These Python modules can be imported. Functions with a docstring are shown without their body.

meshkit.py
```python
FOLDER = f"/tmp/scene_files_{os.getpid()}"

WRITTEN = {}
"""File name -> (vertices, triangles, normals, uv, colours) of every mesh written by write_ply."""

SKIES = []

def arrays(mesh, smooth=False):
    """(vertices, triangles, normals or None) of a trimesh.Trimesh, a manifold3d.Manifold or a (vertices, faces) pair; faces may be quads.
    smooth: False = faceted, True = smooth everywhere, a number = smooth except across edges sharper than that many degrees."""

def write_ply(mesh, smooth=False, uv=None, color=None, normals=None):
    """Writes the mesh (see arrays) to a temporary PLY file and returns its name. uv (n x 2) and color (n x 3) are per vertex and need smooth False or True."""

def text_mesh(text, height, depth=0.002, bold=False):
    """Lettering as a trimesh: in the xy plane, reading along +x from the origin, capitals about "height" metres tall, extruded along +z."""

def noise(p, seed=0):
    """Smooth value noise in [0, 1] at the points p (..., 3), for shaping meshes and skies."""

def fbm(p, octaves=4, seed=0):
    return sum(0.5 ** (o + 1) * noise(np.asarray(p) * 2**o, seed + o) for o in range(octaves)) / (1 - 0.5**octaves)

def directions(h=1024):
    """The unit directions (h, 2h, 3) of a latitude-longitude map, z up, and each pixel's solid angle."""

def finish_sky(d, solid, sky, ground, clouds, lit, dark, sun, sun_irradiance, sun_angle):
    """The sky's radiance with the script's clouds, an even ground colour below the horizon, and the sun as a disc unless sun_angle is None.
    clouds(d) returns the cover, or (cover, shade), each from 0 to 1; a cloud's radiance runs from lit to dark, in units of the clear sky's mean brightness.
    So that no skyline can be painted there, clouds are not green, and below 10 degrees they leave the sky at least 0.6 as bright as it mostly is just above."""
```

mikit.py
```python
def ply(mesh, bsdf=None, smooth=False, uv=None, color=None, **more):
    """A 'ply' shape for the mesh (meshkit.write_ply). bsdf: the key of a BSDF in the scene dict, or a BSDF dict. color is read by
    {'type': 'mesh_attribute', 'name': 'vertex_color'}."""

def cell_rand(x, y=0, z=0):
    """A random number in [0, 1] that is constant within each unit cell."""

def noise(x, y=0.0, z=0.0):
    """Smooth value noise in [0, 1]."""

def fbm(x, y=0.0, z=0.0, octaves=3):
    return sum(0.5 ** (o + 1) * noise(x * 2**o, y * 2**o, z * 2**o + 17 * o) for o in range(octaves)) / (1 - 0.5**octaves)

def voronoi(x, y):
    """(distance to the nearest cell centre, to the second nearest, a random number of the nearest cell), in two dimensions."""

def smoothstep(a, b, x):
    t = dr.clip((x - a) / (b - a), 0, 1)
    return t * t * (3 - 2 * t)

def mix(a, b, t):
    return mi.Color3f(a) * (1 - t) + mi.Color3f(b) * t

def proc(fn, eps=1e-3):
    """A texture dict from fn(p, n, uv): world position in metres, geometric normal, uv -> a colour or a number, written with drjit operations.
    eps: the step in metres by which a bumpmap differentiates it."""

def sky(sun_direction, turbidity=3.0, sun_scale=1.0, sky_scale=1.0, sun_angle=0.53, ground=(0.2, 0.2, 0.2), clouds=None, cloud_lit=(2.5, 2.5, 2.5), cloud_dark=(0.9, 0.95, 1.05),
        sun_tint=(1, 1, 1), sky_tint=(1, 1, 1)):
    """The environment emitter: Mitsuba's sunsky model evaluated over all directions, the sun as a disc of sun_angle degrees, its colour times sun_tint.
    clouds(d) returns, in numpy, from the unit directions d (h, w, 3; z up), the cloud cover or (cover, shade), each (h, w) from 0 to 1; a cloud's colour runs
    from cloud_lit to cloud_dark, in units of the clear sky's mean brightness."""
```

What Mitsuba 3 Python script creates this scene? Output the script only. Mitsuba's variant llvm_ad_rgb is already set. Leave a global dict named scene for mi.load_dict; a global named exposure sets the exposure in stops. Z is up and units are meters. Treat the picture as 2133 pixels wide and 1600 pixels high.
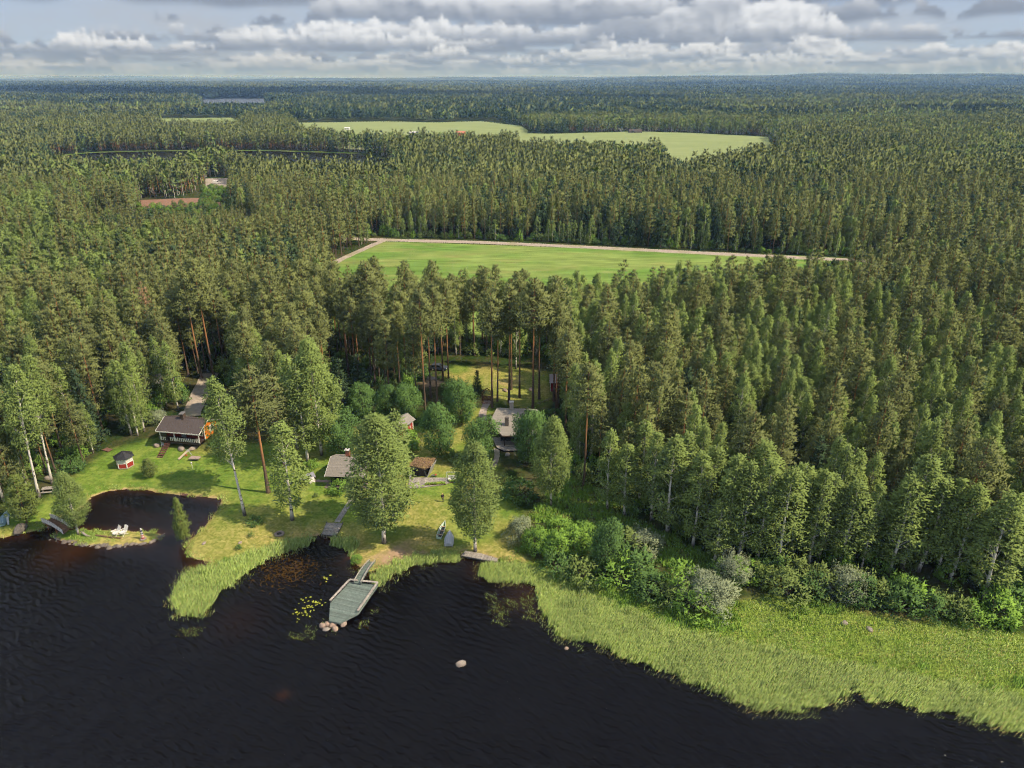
import math
import numpy as np, trimesh, drjit as dr, mitsuba as mi, shapely
from scipy.spatial import cKDTree
from shapely.geometry import Polygon
import mikit, meshkit
from mikit import proc, noise, fbm, smoothstep, mix

T = mi.ScalarTransform4f
scene, labels = {}, {}

# ---------------------------------------------------------------- camera, sky, exposure
PITCH = math.radians(23.288)
scene['camera'] = {'type': 'perspective', 'fov': 71.56, 'fov_axis': 'x', 'near_clip': 1.0, 'far_clip': 60000.0,
                   'to_world': T().look_at(origin=[0, 0, 70], target=[0, math.cos(PITCH), 70 - math.sin(PITCH)], up=[0, 0, 1])}

def clouds(d):
    """Broken cumulus, the same all round the sky: rows of flat-based heaps seen in perspective, lit from the right and above, under a thin veil."""
    ss = lambda a, b, x: np.clip((x - a) / (b - a), 0, 1) ** 2 * (3 - 2 * np.clip((x - a) / (b - a), 0, 1))
    h = np.maximum(d[..., 2], 0.0)
    low = h[:, 0] < 0.55
    hl, az = h[low], np.arctan2(d[low, :, 0], d[low, :, 1])
    cover, shade = np.zeros(h.shape), np.zeros(h.shape)
    cl, sl = np.zeros(hl.shape), np.zeros(hl.shape)

    def billow(x, y, z, seed):
        n = sum(0.55 ** o * np.abs(2 * meshkit.noise(np.stack([x * 2.1 ** o, y * 2.1 ** o, z + 9.0 * o], -1), seed + o) - 1) for o in range(5)) / 2.1
        return 1 - n

    for k in range(20, -1, -1):
        el0 = 0.0022 * 1.27 ** k                           # height of this row's bases above the horizon (radians)
        size = el0 * 0.60 + 0.0055
        rows = (np.abs((hl[:, 0] - el0) / size - 1.0) < 1.5)
        if not rows.any():
            continue
        hr, u = hl[rows], az[rows] / size
        y, z = (hr - el0) / size, np.full_like(u, k * 7.3)
        big = meshkit.fbm(np.stack([u * 0.10, z * 0, z], -1), 3, 90 + k)
        top = np.clip((big - 0.30) * 4.4, 0, 1.8)          # how tall the heap grows here

        def dens(u_, y_):
            return billow(u_ * 0.85, y_ * 1.05, z, 40 + k) * 1.15 + (top - np.maximum(y_, 0)) * 0.75 - 1.02

        a0 = dens(u, y)
        toward = dens(u + 0.16, y + 0.22)                  # a step towards the sun
        a = ss(0.0, 0.12, a0) * ss(-0.10, 0.10, y + 0.25 * (meshkit.noise(np.stack([u * 1.1, z * 0, z], -1), 7) - .5))
        grey = meshkit.fbm(np.stack([u * 0.22, y * 0.35, z + 50], -1), 3, 120 + k)   # heaps that stand in the shade of others
        bright = (0.25 + 0.75 * ss(0.32, 0.50, grey)) * np.clip(0.42 + (a0 - toward) * 1.9 + 0.30 * (y / np.maximum(top, .3)) - 0.25 * a0, 0, 1) * ss(-0.05, 0.85, y)
        s = 1 - bright
        a = a * (0.55 + 0.43 * ss(0.003, 0.040, hr))       # air fades the far rows
        cl[rows], sl[rows] = np.maximum(cl[rows], a), sl[rows] * (1 - a) + s * a
    cover[low], shade[low] = cl, sl
    k = 1 / np.maximum(h, 0.12)                            # overhead the same clouds seen from below
    n = meshkit.fbm(np.stack([d[..., 0] * k * 1.7, d[..., 1] * k * 1.7, h * 0 + 5], -1), 5, 77)
    a = ss(0.46, 0.58, n) * ss(0.20, 0.45, h)
    cover, shade = np.maximum(cover, a), shade * (1 - a) + ss(0.48, 0.70, n) * 0.85 * a
    veil = 0.50 + 0.50 * meshkit.fbm(np.stack([np.arctan2(d[..., 0], d[..., 1]) * 11, h * 34, h * 0 + 3], -1), 4, 7)
    c = 1 - (1 - cover) * (1 - veil)
    s = (shade + (1 - cover) * veil * (0.62 + 0.16 * (1 - ss(0.0, 0.05, h)))) / np.maximum(c, 1e-6)
    return c, np.clip(s, 0, 1)


SUN = (0.97, -0.26, 1.12)
scene['sky'] = mikit.sky(SUN, turbidity=2.6, sun_scale=1.0, clouds=clouds, cloud_lit=(2.55, 2.62, 2.75), cloud_dark=(0.76, 0.89, 1.14), sky_tint=(0.84, 0.95, 1.12), sun_tint=(1.0, 0.985, 0.94))
exposure = 1.9

# summer haze: one closed box of thin air round the whole scene
scene['air'] = {'type': 'homogeneous', 'albedo': {'type': 'rgb', 'value': [0.80, 0.91, 1.0]}, 'sigma_t': {'type': 'rgb', 'value': [3.4e-5, 5.4e-5, 10.0e-5]}}
scene['camera']['medium'] = {'type': 'ref', 'id': 'air'}
scene['haze'] = {'type': 'cube', 'bsdf': {'type': 'null'}, 'interior': {'type': 'ref', 'id': 'air'}, 'to_world': T().translate([0, 20000, 93]).scale([45000, 26000, 97])}
labels['haze'] = {'label': 'thin summer haze that turns the far forest blue', 'category': 'haze', 'kind': 'stuff'}


# ---------------------------------------------------------------- the lie of the land (metres, z up, water at 0)
SHORE = [(-111.88, 84.95), (-91.61, 94.28), (-84.75, 97.91), (-83.51, 98.45), (-82.61, 99.54), (-81.17, 99.81), (-79.41, 100.64), (-79.70, 102.33), (-79.15, 103.49), (-78.17, 104.36), (-76.42, 106.46), (-76.34, 108.62), (-76.43, 110.53), (-75.10, 112.65), (-71.35, 113.49), (-66.94, 112.82), (-63.65, 111.83), (-60.12, 111.17), (-55.02, 110.69), (-52.56, 109.73), (-51.93, 107.38), (-51.85, 104.07), (-52.49, 100.50), (-53.08, 98.18), (-53.25, 96.33), (-52.91, 94.79), (-51.51, 93.28), (-48.95, 92.05), (-47.07, 91.33), (-47.36, 90.14), (-49.48, 89.67), (-49.13, 88.28), (-47.37, 87.94), (-45.66, 89.20), (-42.79, 91.57), (-40.45, 93.65), (-37.95, 95.55), (-34.58, 97.51), (-33.32, 98.45), (-31.97, 99.13), (-29.92, 97.91), (-27.31, 96.85), (-25.73, 94.91), (-25.75, 92.42), (-24.14, 90.85), (-22.70, 89.20), (-20.52, 89.44), (-18.88, 90.85), (-16.47, 92.42), (-14.26, 93.03), (-11.25, 93.65), (-8.57, 93.65), (-7.84, 94.28), (-2.02, 92.42), (-0.49, 91.21), (3.23, 89.44), (6.77, 86.59), (11.46, 82.84), (17.82, 78.83), (23.49, 76.93), (28.07, 74.20), (33.68, 71.60), (42.45, 69.95), (50.94, 68.34), (58.69, 66.03), (66.09, 63.82), (83.65, 57.77)]
ISLAND = [(-75.93, 98.05), (-76.17, 100.09), (-75.52, 100.64), (-73.49, 100.50), (-70.98, 100.36), (-67.11, 100.22), (-64.30, 99.95), (-61.81, 99.81), (-59.67, 99.54), (-58.34, 98.72), (-58.56, 97.65), (-59.34, 96.59), (-61.73, 96.33), (-63.89, 95.94), (-66.62, 95.94), (-69.90, 96.20), (-73.09, 96.99)]
REEDS_LEFT = [(-50.50, 89.18), (-49.98, 84.93), (-49.53, 82.29), (-47.35, 79.97), (-45.87, 79.38), (-44.07, 79.97), (-43.54, 82.29), (-43.49, 84.93), (-41.96, 87.24), (-40.53, 90.12), (-39.06, 92.52), (-36.72, 94.39), (-33.61, 96.06), (-33.08, 97.63), (-34.73, 98.17), (-38.07, 96.06), (-40.62, 94.26), (-43.09, 92.52), (-46.07, 90.35), (-47.65, 89.65)]
REEDS_MID = [(-29.90, 97.90), (-30.00, 96.32), (-28.20, 95.67), (-26.17, 94.52), (-25.42, 92.77), (-24.98, 94.01), (-25.13, 95.93), (-26.66, 97.63)]
REEDS_POINT = [(-21.29, 88.03), (-20.70, 86.35), (-19.93, 85.69), (-18.24, 88.72), (-18.52, 87.69), (-16.36, 90.59), (-14.54, 91.07), (-11.39, 91.91), (-8.53, 92.15), (-8.49, 93.76), (-11.28, 94.01), (-14.29, 93.39), (-16.50, 92.77), (-18.94, 91.31), (-20.54, 89.65)]
REEDS_RIGHT = [(-5.22, 90.95), (-4.51, 88.03), (-2.65, 86.90), (-0.25, 86.90), (2.87, 86.90), (3.89, 84.93), (4.02, 82.60), (4.31, 81.07), (5.69, 77.27), (6.89, 75.15), (9.62, 74.34), (11.24, 74.34), (12.90, 73.11), (14.95, 71.40), (17.24, 70.82), (19.35, 69.42), (22.62, 67.52), (25.80, 65.84), (28.79, 63.57), (34.43, 63.28), (40.02, 64.73), (42.21, 66.90), (43.67, 64.73), (46.79, 65.09), (48.97, 63.28), (51.40, 63.28), (55.27, 61.81), (57.65, 60.72), (59.50, 59.86), (66.62, 56.98), (70.11, 61.54), (62.73, 64.73), (56.21, 66.98), (48.13, 68.94), (39.72, 70.98), (31.08, 73.55), (25.23, 75.97), (19.12, 78.60), (12.83, 82.60), (7.50, 86.68), (3.23, 89.76), (-1.25, 91.55)]
MEADOW = [(-0.49, 91.76), (3.22, 89.38), (7.47, 86.31), (12.77, 82.24), (19.03, 78.26), (25.12, 75.64), (30.95, 73.23), (39.55, 70.68), (47.92, 68.64), (55.97, 66.69), (62.46, 64.45), (69.81, 61.27), (77.33, 71.09), (69.15, 74.56), (62.51, 76.84), (55.56, 77.50), (49.60, 79.04), (43.62, 81.02), (37.14, 82.24), (31.22, 81.02), (24.21, 80.42), (19.59, 81.42), (15.25, 85.21), (9.82, 88.57), (4.02, 91.15)]
GARDEN = [(-88.66, 93.92), (-93.03, 103.45), (-85.47, 107.22), (-88.20, 113.72), (-83.51, 117.21), (-82.84, 121.81), (-83.15, 127.74), (-77.06, 132.38), (-76.40, 136.39), (-77.53, 143.54), (-74.85, 147.35), (-80.22, 162.87), (-71.26, 162.87), (-59.58, 146.06), (-53.15, 133.04), (-48.46, 130.88), (-40.94, 128.77), (-39.89, 141.09), (-43.10, 159.85), (-31.05, 151.33), (-21.42, 146.06), (-22.28, 162.87), (-22.33, 174.25), (-13.54, 175.29), (8.08, 175.29), (12.06, 167.59), (10.74, 146.06), (7.90, 143.54), (10.74, 129.82), (11.05, 114.58), (21.71, 103.16), (28.99, 95.45), (35.40, 90.83), (46.38, 88.36), (59.97, 86.32), (65.41, 83.28), (72.69, 80.20), (92.01, 73.80), (69.86, 48.91), (-56.36, 48.91)]
LAWN = [(-85.74, 92.93), (-90.15, 101.58), (-84.29, 105.24), (-83.21, 108.32), (-82.75, 115.78), (-82.26, 120.66), (-81.65, 126.08), (-74.27, 130.62), (-71.64, 128.11), (-64.44, 126.08), (-59.40, 128.11), (-57.82, 129.14), (-49.93, 129.14), (-40.53, 127.09), (-37.87, 136.79), (-31.03, 133.43), (-25.62, 131.26), (-22.07, 134.53), (-19.25, 128.11), (-11.65, 146.48), (-9.11, 150.42), (-6.36, 151.77), (-3.93, 143.96), (-5.76, 134.53), (-3.44, 122.17), (-1.48, 114.91), (0.71, 105.24), (1.94, 103.02), (1.05, 95.47), (3.26, 91.10), (-1.23, 90.26), (-24.21, 76.76), (-57.25, 76.76)]
BACKLAWN = [(-16.65, 167.25), (-14.40, 169.87), (-0.80, 168.88), (10.10, 165.64), (9.20, 148.24), (6.84, 144.36), (-6.22, 148.24), (-9.05, 149.57), (-15.28, 157.99)]
FIELD = [(-52.0, 196.0), (-30.0, 189.0), (0.0, 192.0), (30.0, 203.0), (55.0, 213.0), (90.0, 225.0), (130.0, 246.0), (162.0, 266.0), (176.0, 274.0), (164.59, 279.73), (126.04, 291.39), (68.19, 300.27), (7.06, 310.63), (-35.83, 317.56), (-57.42, 320.62), (-62.53, 310.63), (-67.22, 297.56), (-70.82, 282.16), (-71.44, 276.56)]


def densify(p, step=0.25, closed=False):
    p = np.asarray(p, float)
    q = np.vstack([p, p[:1]]) if closed else p
    out = [np.linspace(a, b, max(2, int(np.linalg.norm(b - a) / step)), endpoint=False) for a, b in zip(q[:-1], q[1:])]
    return np.vstack(out)


def wobble(p, amp, scale, seed, closed=False):
    """The traced line with the small irregularities of a real bank."""
    q = densify(p, 0.3, closed)
    n = np.stack([meshkit.fbm(np.c_[q / scale, np.full(len(q), 3.7)], 3, seed), meshkit.fbm(np.c_[q / scale, np.full(len(q), 9.1)], 3, seed + 5)], 1) - 0.5
    return q + n * 2 * amp


SHORE_L = wobble(SHORE, 0.45, 2.5, 1)
ISLE_L = wobble(ISLAND, 0.3, 1.5, 2, True)
LAND = Polygon(np.vstack([SHORE_L, [[40000, 60], [40000, 60000], [-40000, 60000], [-40000, 65]]])).buffer(0)
ISLE = Polygon(ISLE_L).buffer(0)
TREE = cKDTree(np.vstack([SHORE_L, ISLE_L]))
for g in (LAND, ISLE):
    shapely.prepare(g)


def bank(x, y):
    """Distance to the waterline: positive on land, negative in the lake."""
    d = TREE.query(np.c_[x, y])[0]
    inside = shapely.contains_xy(LAND, x, y) | shapely.contains_xy(ISLE, x, y)
    return np.where(inside, d, -d)


def hills(x, y):
    far = np.clip((y - 6000) / 4500, 0, 1)
    n = meshkit.fbm(np.stack([x / 4200, y / 2600, np.zeros_like(x)], -1), 4, 11)
    side = 0.35 + 0.65 * np.clip((x + 3000) / 9000, 0, 1) + 0.55 * np.clip((-x - 6000) / 6000, 0, 1)
    return far * (np.maximum(n - 0.34, 0) * 330 * side)


def ground(x, y):
    x, y = np.broadcast_arrays(np.asarray(x, float), np.asarray(y, float))
    sh = x.shape
    x, y = x.ravel(), y.ravel()
    d = bank(x, y)
    up = 0.28 * (1 - np.exp(-np.maximum(d, 0) / 0.35)) + 1.9 * (1 - np.exp(-np.maximum(d, 0) / 26))
    z = np.where(d > 0, up, np.maximum(-0.06 + 0.30 * d, -1.6))
    near = np.exp(-((x + 66) ** 2 / 60 + (y - 131.5) ** 2 / 26))
    z = z + 0.9 * near + np.where(d > 2, (meshkit.fbm(np.stack([x / 9, y / 9, x * 0], -1), 3, 21) - .5) * 0.25 * np.clip((d - 2) / 6, 0, 1) * np.clip((178 - y) / 20, 0, 1), 0)
    return (z + hills(x, y)).reshape(sh)


# ---------------------------------------------------------------- materials
PALETTE = [(0.130, 0.157, 0.066), (0.044, 0.076, 0.044), (0.150, 0.212, 0.070), (0.082, 0.155, 0.052), (0.215, 0.265, 0.178), (0.315, 0.415, 0.155),
           (0.220, 0.320, 0.072), (0.340, 0.300, 0.130), (0.230, 0.155, 0.110), (0.120, 0.165, 0.050), (0.060, 0.036, 0.012), (0.300, 0.320, 0.055), (0.150, 0.270, 0.055)]
PINE, SPRUCE, BIRCH, ROWAN, WILLOW, REED, SEDGE, DRY, DEAD, YOUNG, WEED, YELLOW, LUSH = range(13)


def foliage_fn(p, n, uv):
    """uv: (tone of this tuft, kind of plant). The kind's colour, varied over stands and from plant to plant."""
    c = mi.Color3f(0)
    for k, col in enumerate(PALETTE):
        c = dr.select((uv.y > k - 0.5) & (uv.y <= k + 0.5), mi.Color3f(col), c)
    big, mid = noise(p.x / 45, p.y / 60, 3.0), noise(p.x / 4.5, p.y / 4.5, 8.0)
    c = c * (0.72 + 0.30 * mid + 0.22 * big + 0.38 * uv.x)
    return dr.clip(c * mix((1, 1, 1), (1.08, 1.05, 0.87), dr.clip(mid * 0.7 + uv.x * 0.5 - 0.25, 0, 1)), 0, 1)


def bark_fn(p, n, uv):
    """uv: (height along the stem, kind of tree): grey-brown pine bark turning orange above, white birch with dark scars, brown twigs."""
    rough = noise(p.x * 9, p.y * 9, p.z * 3)
    low = mix((0.10, 0.075, 0.06), (0.19, 0.14, 0.11), rough)
    high = mix((0.42, 0.20, 0.09), (0.56, 0.29, 0.14), rough)
    pine = mix(low, high, smoothstep(0.18, 0.48, uv.x + 0.15 * (noise(p.x / 3, p.y / 3) - 0.5)))
    scar = smoothstep(0.66, 0.80, noise(p.x * 4, p.y * 4, p.z * 2.4)) + smoothstep(0.12, 0.0, uv.x)
    birch = mix((0.78, 0.76, 0.72), (0.10, 0.09, 0.085), dr.clip(scar, 0, 1))
    return dr.select(uv.y < 0.5, pine, dr.select(uv.y < 1.5, birch, mix((0.10, 0.075, 0.055), (0.17, 0.13, 0.10), rough)))


def ground_fn(p, n, uv):
    """uv: (lawn, dryness; above 1 bare sand)."""
    a, b, c = fbm(p.x / 7, p.y / 7, 1.0, 4), fbm(p.x / 1.3, p.y / 1.3, 2.0, 3), noise(p.x * 3.5, p.y * 3.5)
    moss = mix((0.034, 0.062, 0.016), (0.080, 0.078, 0.036), smoothstep(0.35, 0.7, 0.6 * a + 0.4 * b))
    moss = moss * (0.7 + 0.6 * c)
    lush = mix((0.125, 0.215, 0.036), (0.200, 0.275, 0.056), smoothstep(0.3, 0.75, b))
    dry = mix((0.290, 0.290, 0.078), (0.390, 0.335, 0.130), smoothstep(0.35, 0.75, 0.5 * b + 0.5 * c))
    lawn = mix(lush, dry, dr.clip(smoothstep(0.25, 0.75, a) * 0.75 + uv.y * 1.15 - 0.72, 0, 1)) * (0.80 + 0.4 * c) * (1 + 0.055 * dr.sin(p.y * 5.6 + 0.25 * p.x + 2.0 * a))
    sand = mix((0.30, 0.20, 0.13), (0.45, 0.33, 0.23), b)
    return mix(mix(moss, lawn, dr.clip(uv.x + (b - 0.5) * 0.5 * uv.x * (1 - uv.x) * 4, 0, 1)), sand, smoothstep(1.0, 1.6, uv.y + (b - 0.5) * 0.5))


def field_fn(p, n, uv):
    a, b = fbm(p.x / 30, p.y / 14, 4.0, 3), fbm(p.x / 7.0, p.y / 1.7, 5.0, 4)
    c = mix((0.140, 0.255, 0.055), (0.215, 0.300, 0.085), smoothstep(0.3, 0.7, a))
    c = mix(c, (0.26, 0.29, 0.10), 0.6 * smoothstep(0.55, 0.8, fbm(p.x / 12, p.y / 5, 9.0, 3)))
    return mix(c * (0.65 + 0.7 * b), mix((0.23, 0.30, 0.13), (0.29, 0.35, 0.17), a), uv.x)


def gravel_fn(p, n, uv):
    b = fbm(p.x * 1.5, p.y * 1.5, 4.0, 3)
    return mix(mix((0.30, 0.26, 0.23), (0.50, 0.45, 0.40), b), mix((0.20, 0.12, 0.085), (0.34, 0.22, 0.165), b), uv.x) * mix((1, 1, 1), (0.85, 0.9, 0.7), smoothstep(0.5, 0.8, fbm(p.x / 6, p.y / 6)))


def wood_fn(p, n, uv):
    """Weathered boards; uv: (tone of this board, kind: 0 silver grey, 1 green-grey impregnated, 2 brown)."""
    g = noise(p.x * 5, p.y * 5, p.z * 5)
    c = dr.select(uv.y < 0.5, mix((0.24, 0.23, 0.22), (0.42, 0.40, 0.37), g), dr.select(uv.y < 1.5, mix((0.115, 0.165, 0.155), (0.20, 0.245, 0.235), g), mix((0.16, 0.10, 0.07), (0.26, 0.17, 0.12), g)))
    return c * (0.72 + 0.56 * uv.x)


def rock_fn(p, n, uv):
    g, l = fbm(p.x * 2.2, p.y * 2.2, p.z * 2.2, 4), noise(p.x * 9, p.y * 9, p.z * 9)
    grey = mix((0.19, 0.18, 0.17), (0.40, 0.38, 0.35), g)
    pink = mix((0.27, 0.195, 0.16), (0.44, 0.35, 0.29), g)
    return mix(grey, pink, uv.x) * (0.85 + 0.3 * l) * (1 - 0.65 * uv.y)


def water_fn(p, n, uv):
    """Peat-brown lake water: nearly black where deep, tea brown over the shallows (uv.x)."""
    return mix((0.0045, 0.0036, 0.0042), (0.090, 0.034, 0.010), dr.clip(uv.x, 0, 1) * (0.55 + 0.6 * fbm(p.x / 2.5, p.y / 2.5)))


def far_fn(p, n, uv):
    """Unbroken forest kilometres away: dark spruce, olive pine and light birch stands."""
    a, b = fbm(p.x / 900, p.y / 1500, 2.0, 4), noise(p.x / 60, p.y / 120)
    c = mix((0.026, 0.042, 0.026), (0.085, 0.105, 0.045), smoothstep(0.35, 0.65, a))
    return c * (0.8 + 0.4 * b)


def matte(fn, **k):
    return {'type': 'twosided', 'bsdf': {'type': 'diffuse', 'reflectance': proc(fn) if callable(fn) else {'type': 'rgb', 'value': fn}}}


scene['bark'], scene['soil'], scene['meadow_cover'], scene['gravel'] = matte(bark_fn), matte(ground_fn), matte(field_fn), matte(gravel_fn)
scene['boards'], scene['stone'], scene['canopy_far'] = matte(wood_fn), matte(rock_fn), matte(far_fn)
scene['lake_water'] = {'type': 'roughplastic', 'diffuse_reflectance': proc(water_fn), 'int_ior': 1.33, 'alpha': 0.07, 'nonlinear': True}
scene['foliage'] = matte(foliage_fn)
scene['pond_water'] = {**scene['lake_water'], 'alpha': 0.12}
scene['paint'] = {'type': 'twosided', 'bsdf': {'type': 'principled', 'base_color': {'type': 'mesh_attribute', 'name': 'vertex_color'}, 'roughness': 0.55, 'specular': 0.4}}
scene['window_glass'] = {'type': 'twosided', 'bsdf': {'type': 'roughplastic', 'diffuse_reflectance': {'type': 'rgb', 'value': [0.02, 0.025, 0.03]}, 'alpha': 0.05}}


# ---------------------------------------------------------------- the setting
def tag(key, label=None, category=None, group=None, kind=None):
    labels[key] = {k: v for k, v in dict(label=label, category=category, group=group, kind=kind).items() if v}


def axis(fine0, fine1, step, low, high, grow=1.13):
    mid = np.arange(fine0, fine1 + step / 2, step)
    a, s, lo = fine0, step, []
    while a > low:
        s *= grow
        a -= s
        lo.append(a)
    a, s, hi = mid[-1], step, []
    while a < high:
        s *= grow
        a += s
        hi.append(a)
    return np.concatenate([lo[::-1], mid, hi])


def grid(xs, ys):
    X, Y = np.meshgrid(xs, ys)
    i = np.arange((len(ys) - 1) * len(xs)).reshape(len(ys) - 1, len(xs))[:, :-1].ravel()
    n = len(xs)
    return X.ravel(), Y.ravel(), np.vstack([np.c_[i, i + 1, i + n + 1], np.c_[i, i + n + 1, i + n]])


def soft(poly, x, y, width):
    """1 inside the outline, 0 outside, ramping over width."""
    g = Polygon(poly).buffer(0)
    x0, y0, x1, y1 = g.buffer(width).bounds
    near = (x > x0) & (x < x1) & (y > y0) & (y < y1)
    out = np.zeros(len(x))
    pts = shapely.points(x[near], y[near])
    d = np.where(shapely.contains_xy(g, x[near], y[near]), 1, -1) * shapely.distance(g.exterior, pts)
    out[near] = np.clip(d / width + 0.5, 0, 1)
    return out


gx, gy, gf = grid(axis(-104, 82, 0.5, -30000, 30000), axis(58, 190, 0.5, -400, 42000))
gz = ground(gx, gy)
lawn = np.maximum(soft(LAWN, gx, gy, 2.5), soft(BACKLAWN, gx, gy, 3))
lawn = np.maximum(lawn, soft(MEADOW, gx, gy, 2.0))
lawn = np.maximum(lawn, soft(ISLE_L, gx, gy, 0.5))
d_bank = bank(gx, gy)
dryness = 0.35 + 0.25 * np.clip((gx + 60) / 50, 0, 1) + 0.35 * np.exp(-np.maximum(d_bank, 0) / 2.5)
dryness -= 0.45 * soft([(-92, 105), (-80, 100), (-60, 108), (-50, 120), (-60, 135), (-95, 130)], gx, gy, 14)
for (x, y), r, s in (((-18.37, 92.56), 5.5, 0.75), ((-73.13, 150.11), 4.5, 1.0), ((-1.93, 159.36), 9, 0.55), ((-64.64, 97.61), 4, 0.55), ((-86.73, 112.61), 5.5, 0.7), ((-19.38, 158.19), 6, 0.8), ((-62.73, 125.57), 4, 0.6), ((-39.25, 100.10), 7, 0.25), ((-6.23, 148.43), 3, .5)):
    dryness = np.maximum(dryness, dryness * (gx * 0 + 1) + s * np.exp(-((gx - x) ** 2 + (gy - y) ** 2) / r ** 2))
dryness = np.where(d_bank < 0.35, 1.25, dryness)
dryness = np.where(soft(MEADOW, gx, gy, 2.0) > .5, 0.1, dryness)
scene['ground'] = mikit.ply((np.c_[gx, gy, gz], gf), 'soil', smooth=True, uv=np.c_[lawn, dryness])
tag('ground', 'mown lawn, forest floor and shore of the lakeside plot', kind='structure')

# the lake: real wavelets, fine where the camera sees them
wx, wy, wf = grid(axis(-78, 62, 0.145, -600, 600, 1.25), axis(54, 121, 0.145, -400, 140, 1.25))
wd = bank(wx, wy)
keep = (wd[wf] < 0.6).any(1)
used = np.unique(wf[keep])
remap = np.full(len(wx), -1)
remap[used] = np.arange(len(used))
wx, wy, wd, wf = wx[used], wy[used], -wd[used], remap[wf[keep]]
rng = np.random.default_rng(5)
wz = np.zeros_like(wx)
gust = 0.70 + 0.6 * meshkit.fbm(np.c_[wx / 14 + wy / 30, wy / 7, wx * 0], 3, 5)
warp = 1.6 * meshkit.fbm(np.c_[wx / 5, wy / 5, wx * 0], 2, 8)
for k in range(34):
    lam = 0.34 * (3.6 ** rng.random())
    ang = math.radians(62) + rng.normal(0, 0.42)
    kx, ky = math.cos(ang) * 2 * math.pi / lam, math.sin(ang) * 2 * math.pi / lam
    wz += 0.0190 * lam * (1 - 2 * np.abs(np.sin((kx * wx + ky * wy + warp * 3 + rng.random() * 7) / 2)) ** 1.2)
calm = np.clip((wd - 0.2) / 5.0, 0.10, 1) * (1 - 0.9 * np.exp(-((wx - 42) ** 2 / 300 + (wy - 61.5) ** 2 / 22)))
pond_calm = 1 - 0.75 * soft([(-78, 108), (-50, 108), (-50, 91), (-66, 92), (-80, 96)], wx, wy, 3)
wz *= gust * calm * pond_calm * 1.25
fine = np.clip((wy - 53) / 2, 0, 1)
shallow = np.exp(-np.maximum(wd, 0) / 1.1) * 0.75
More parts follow.
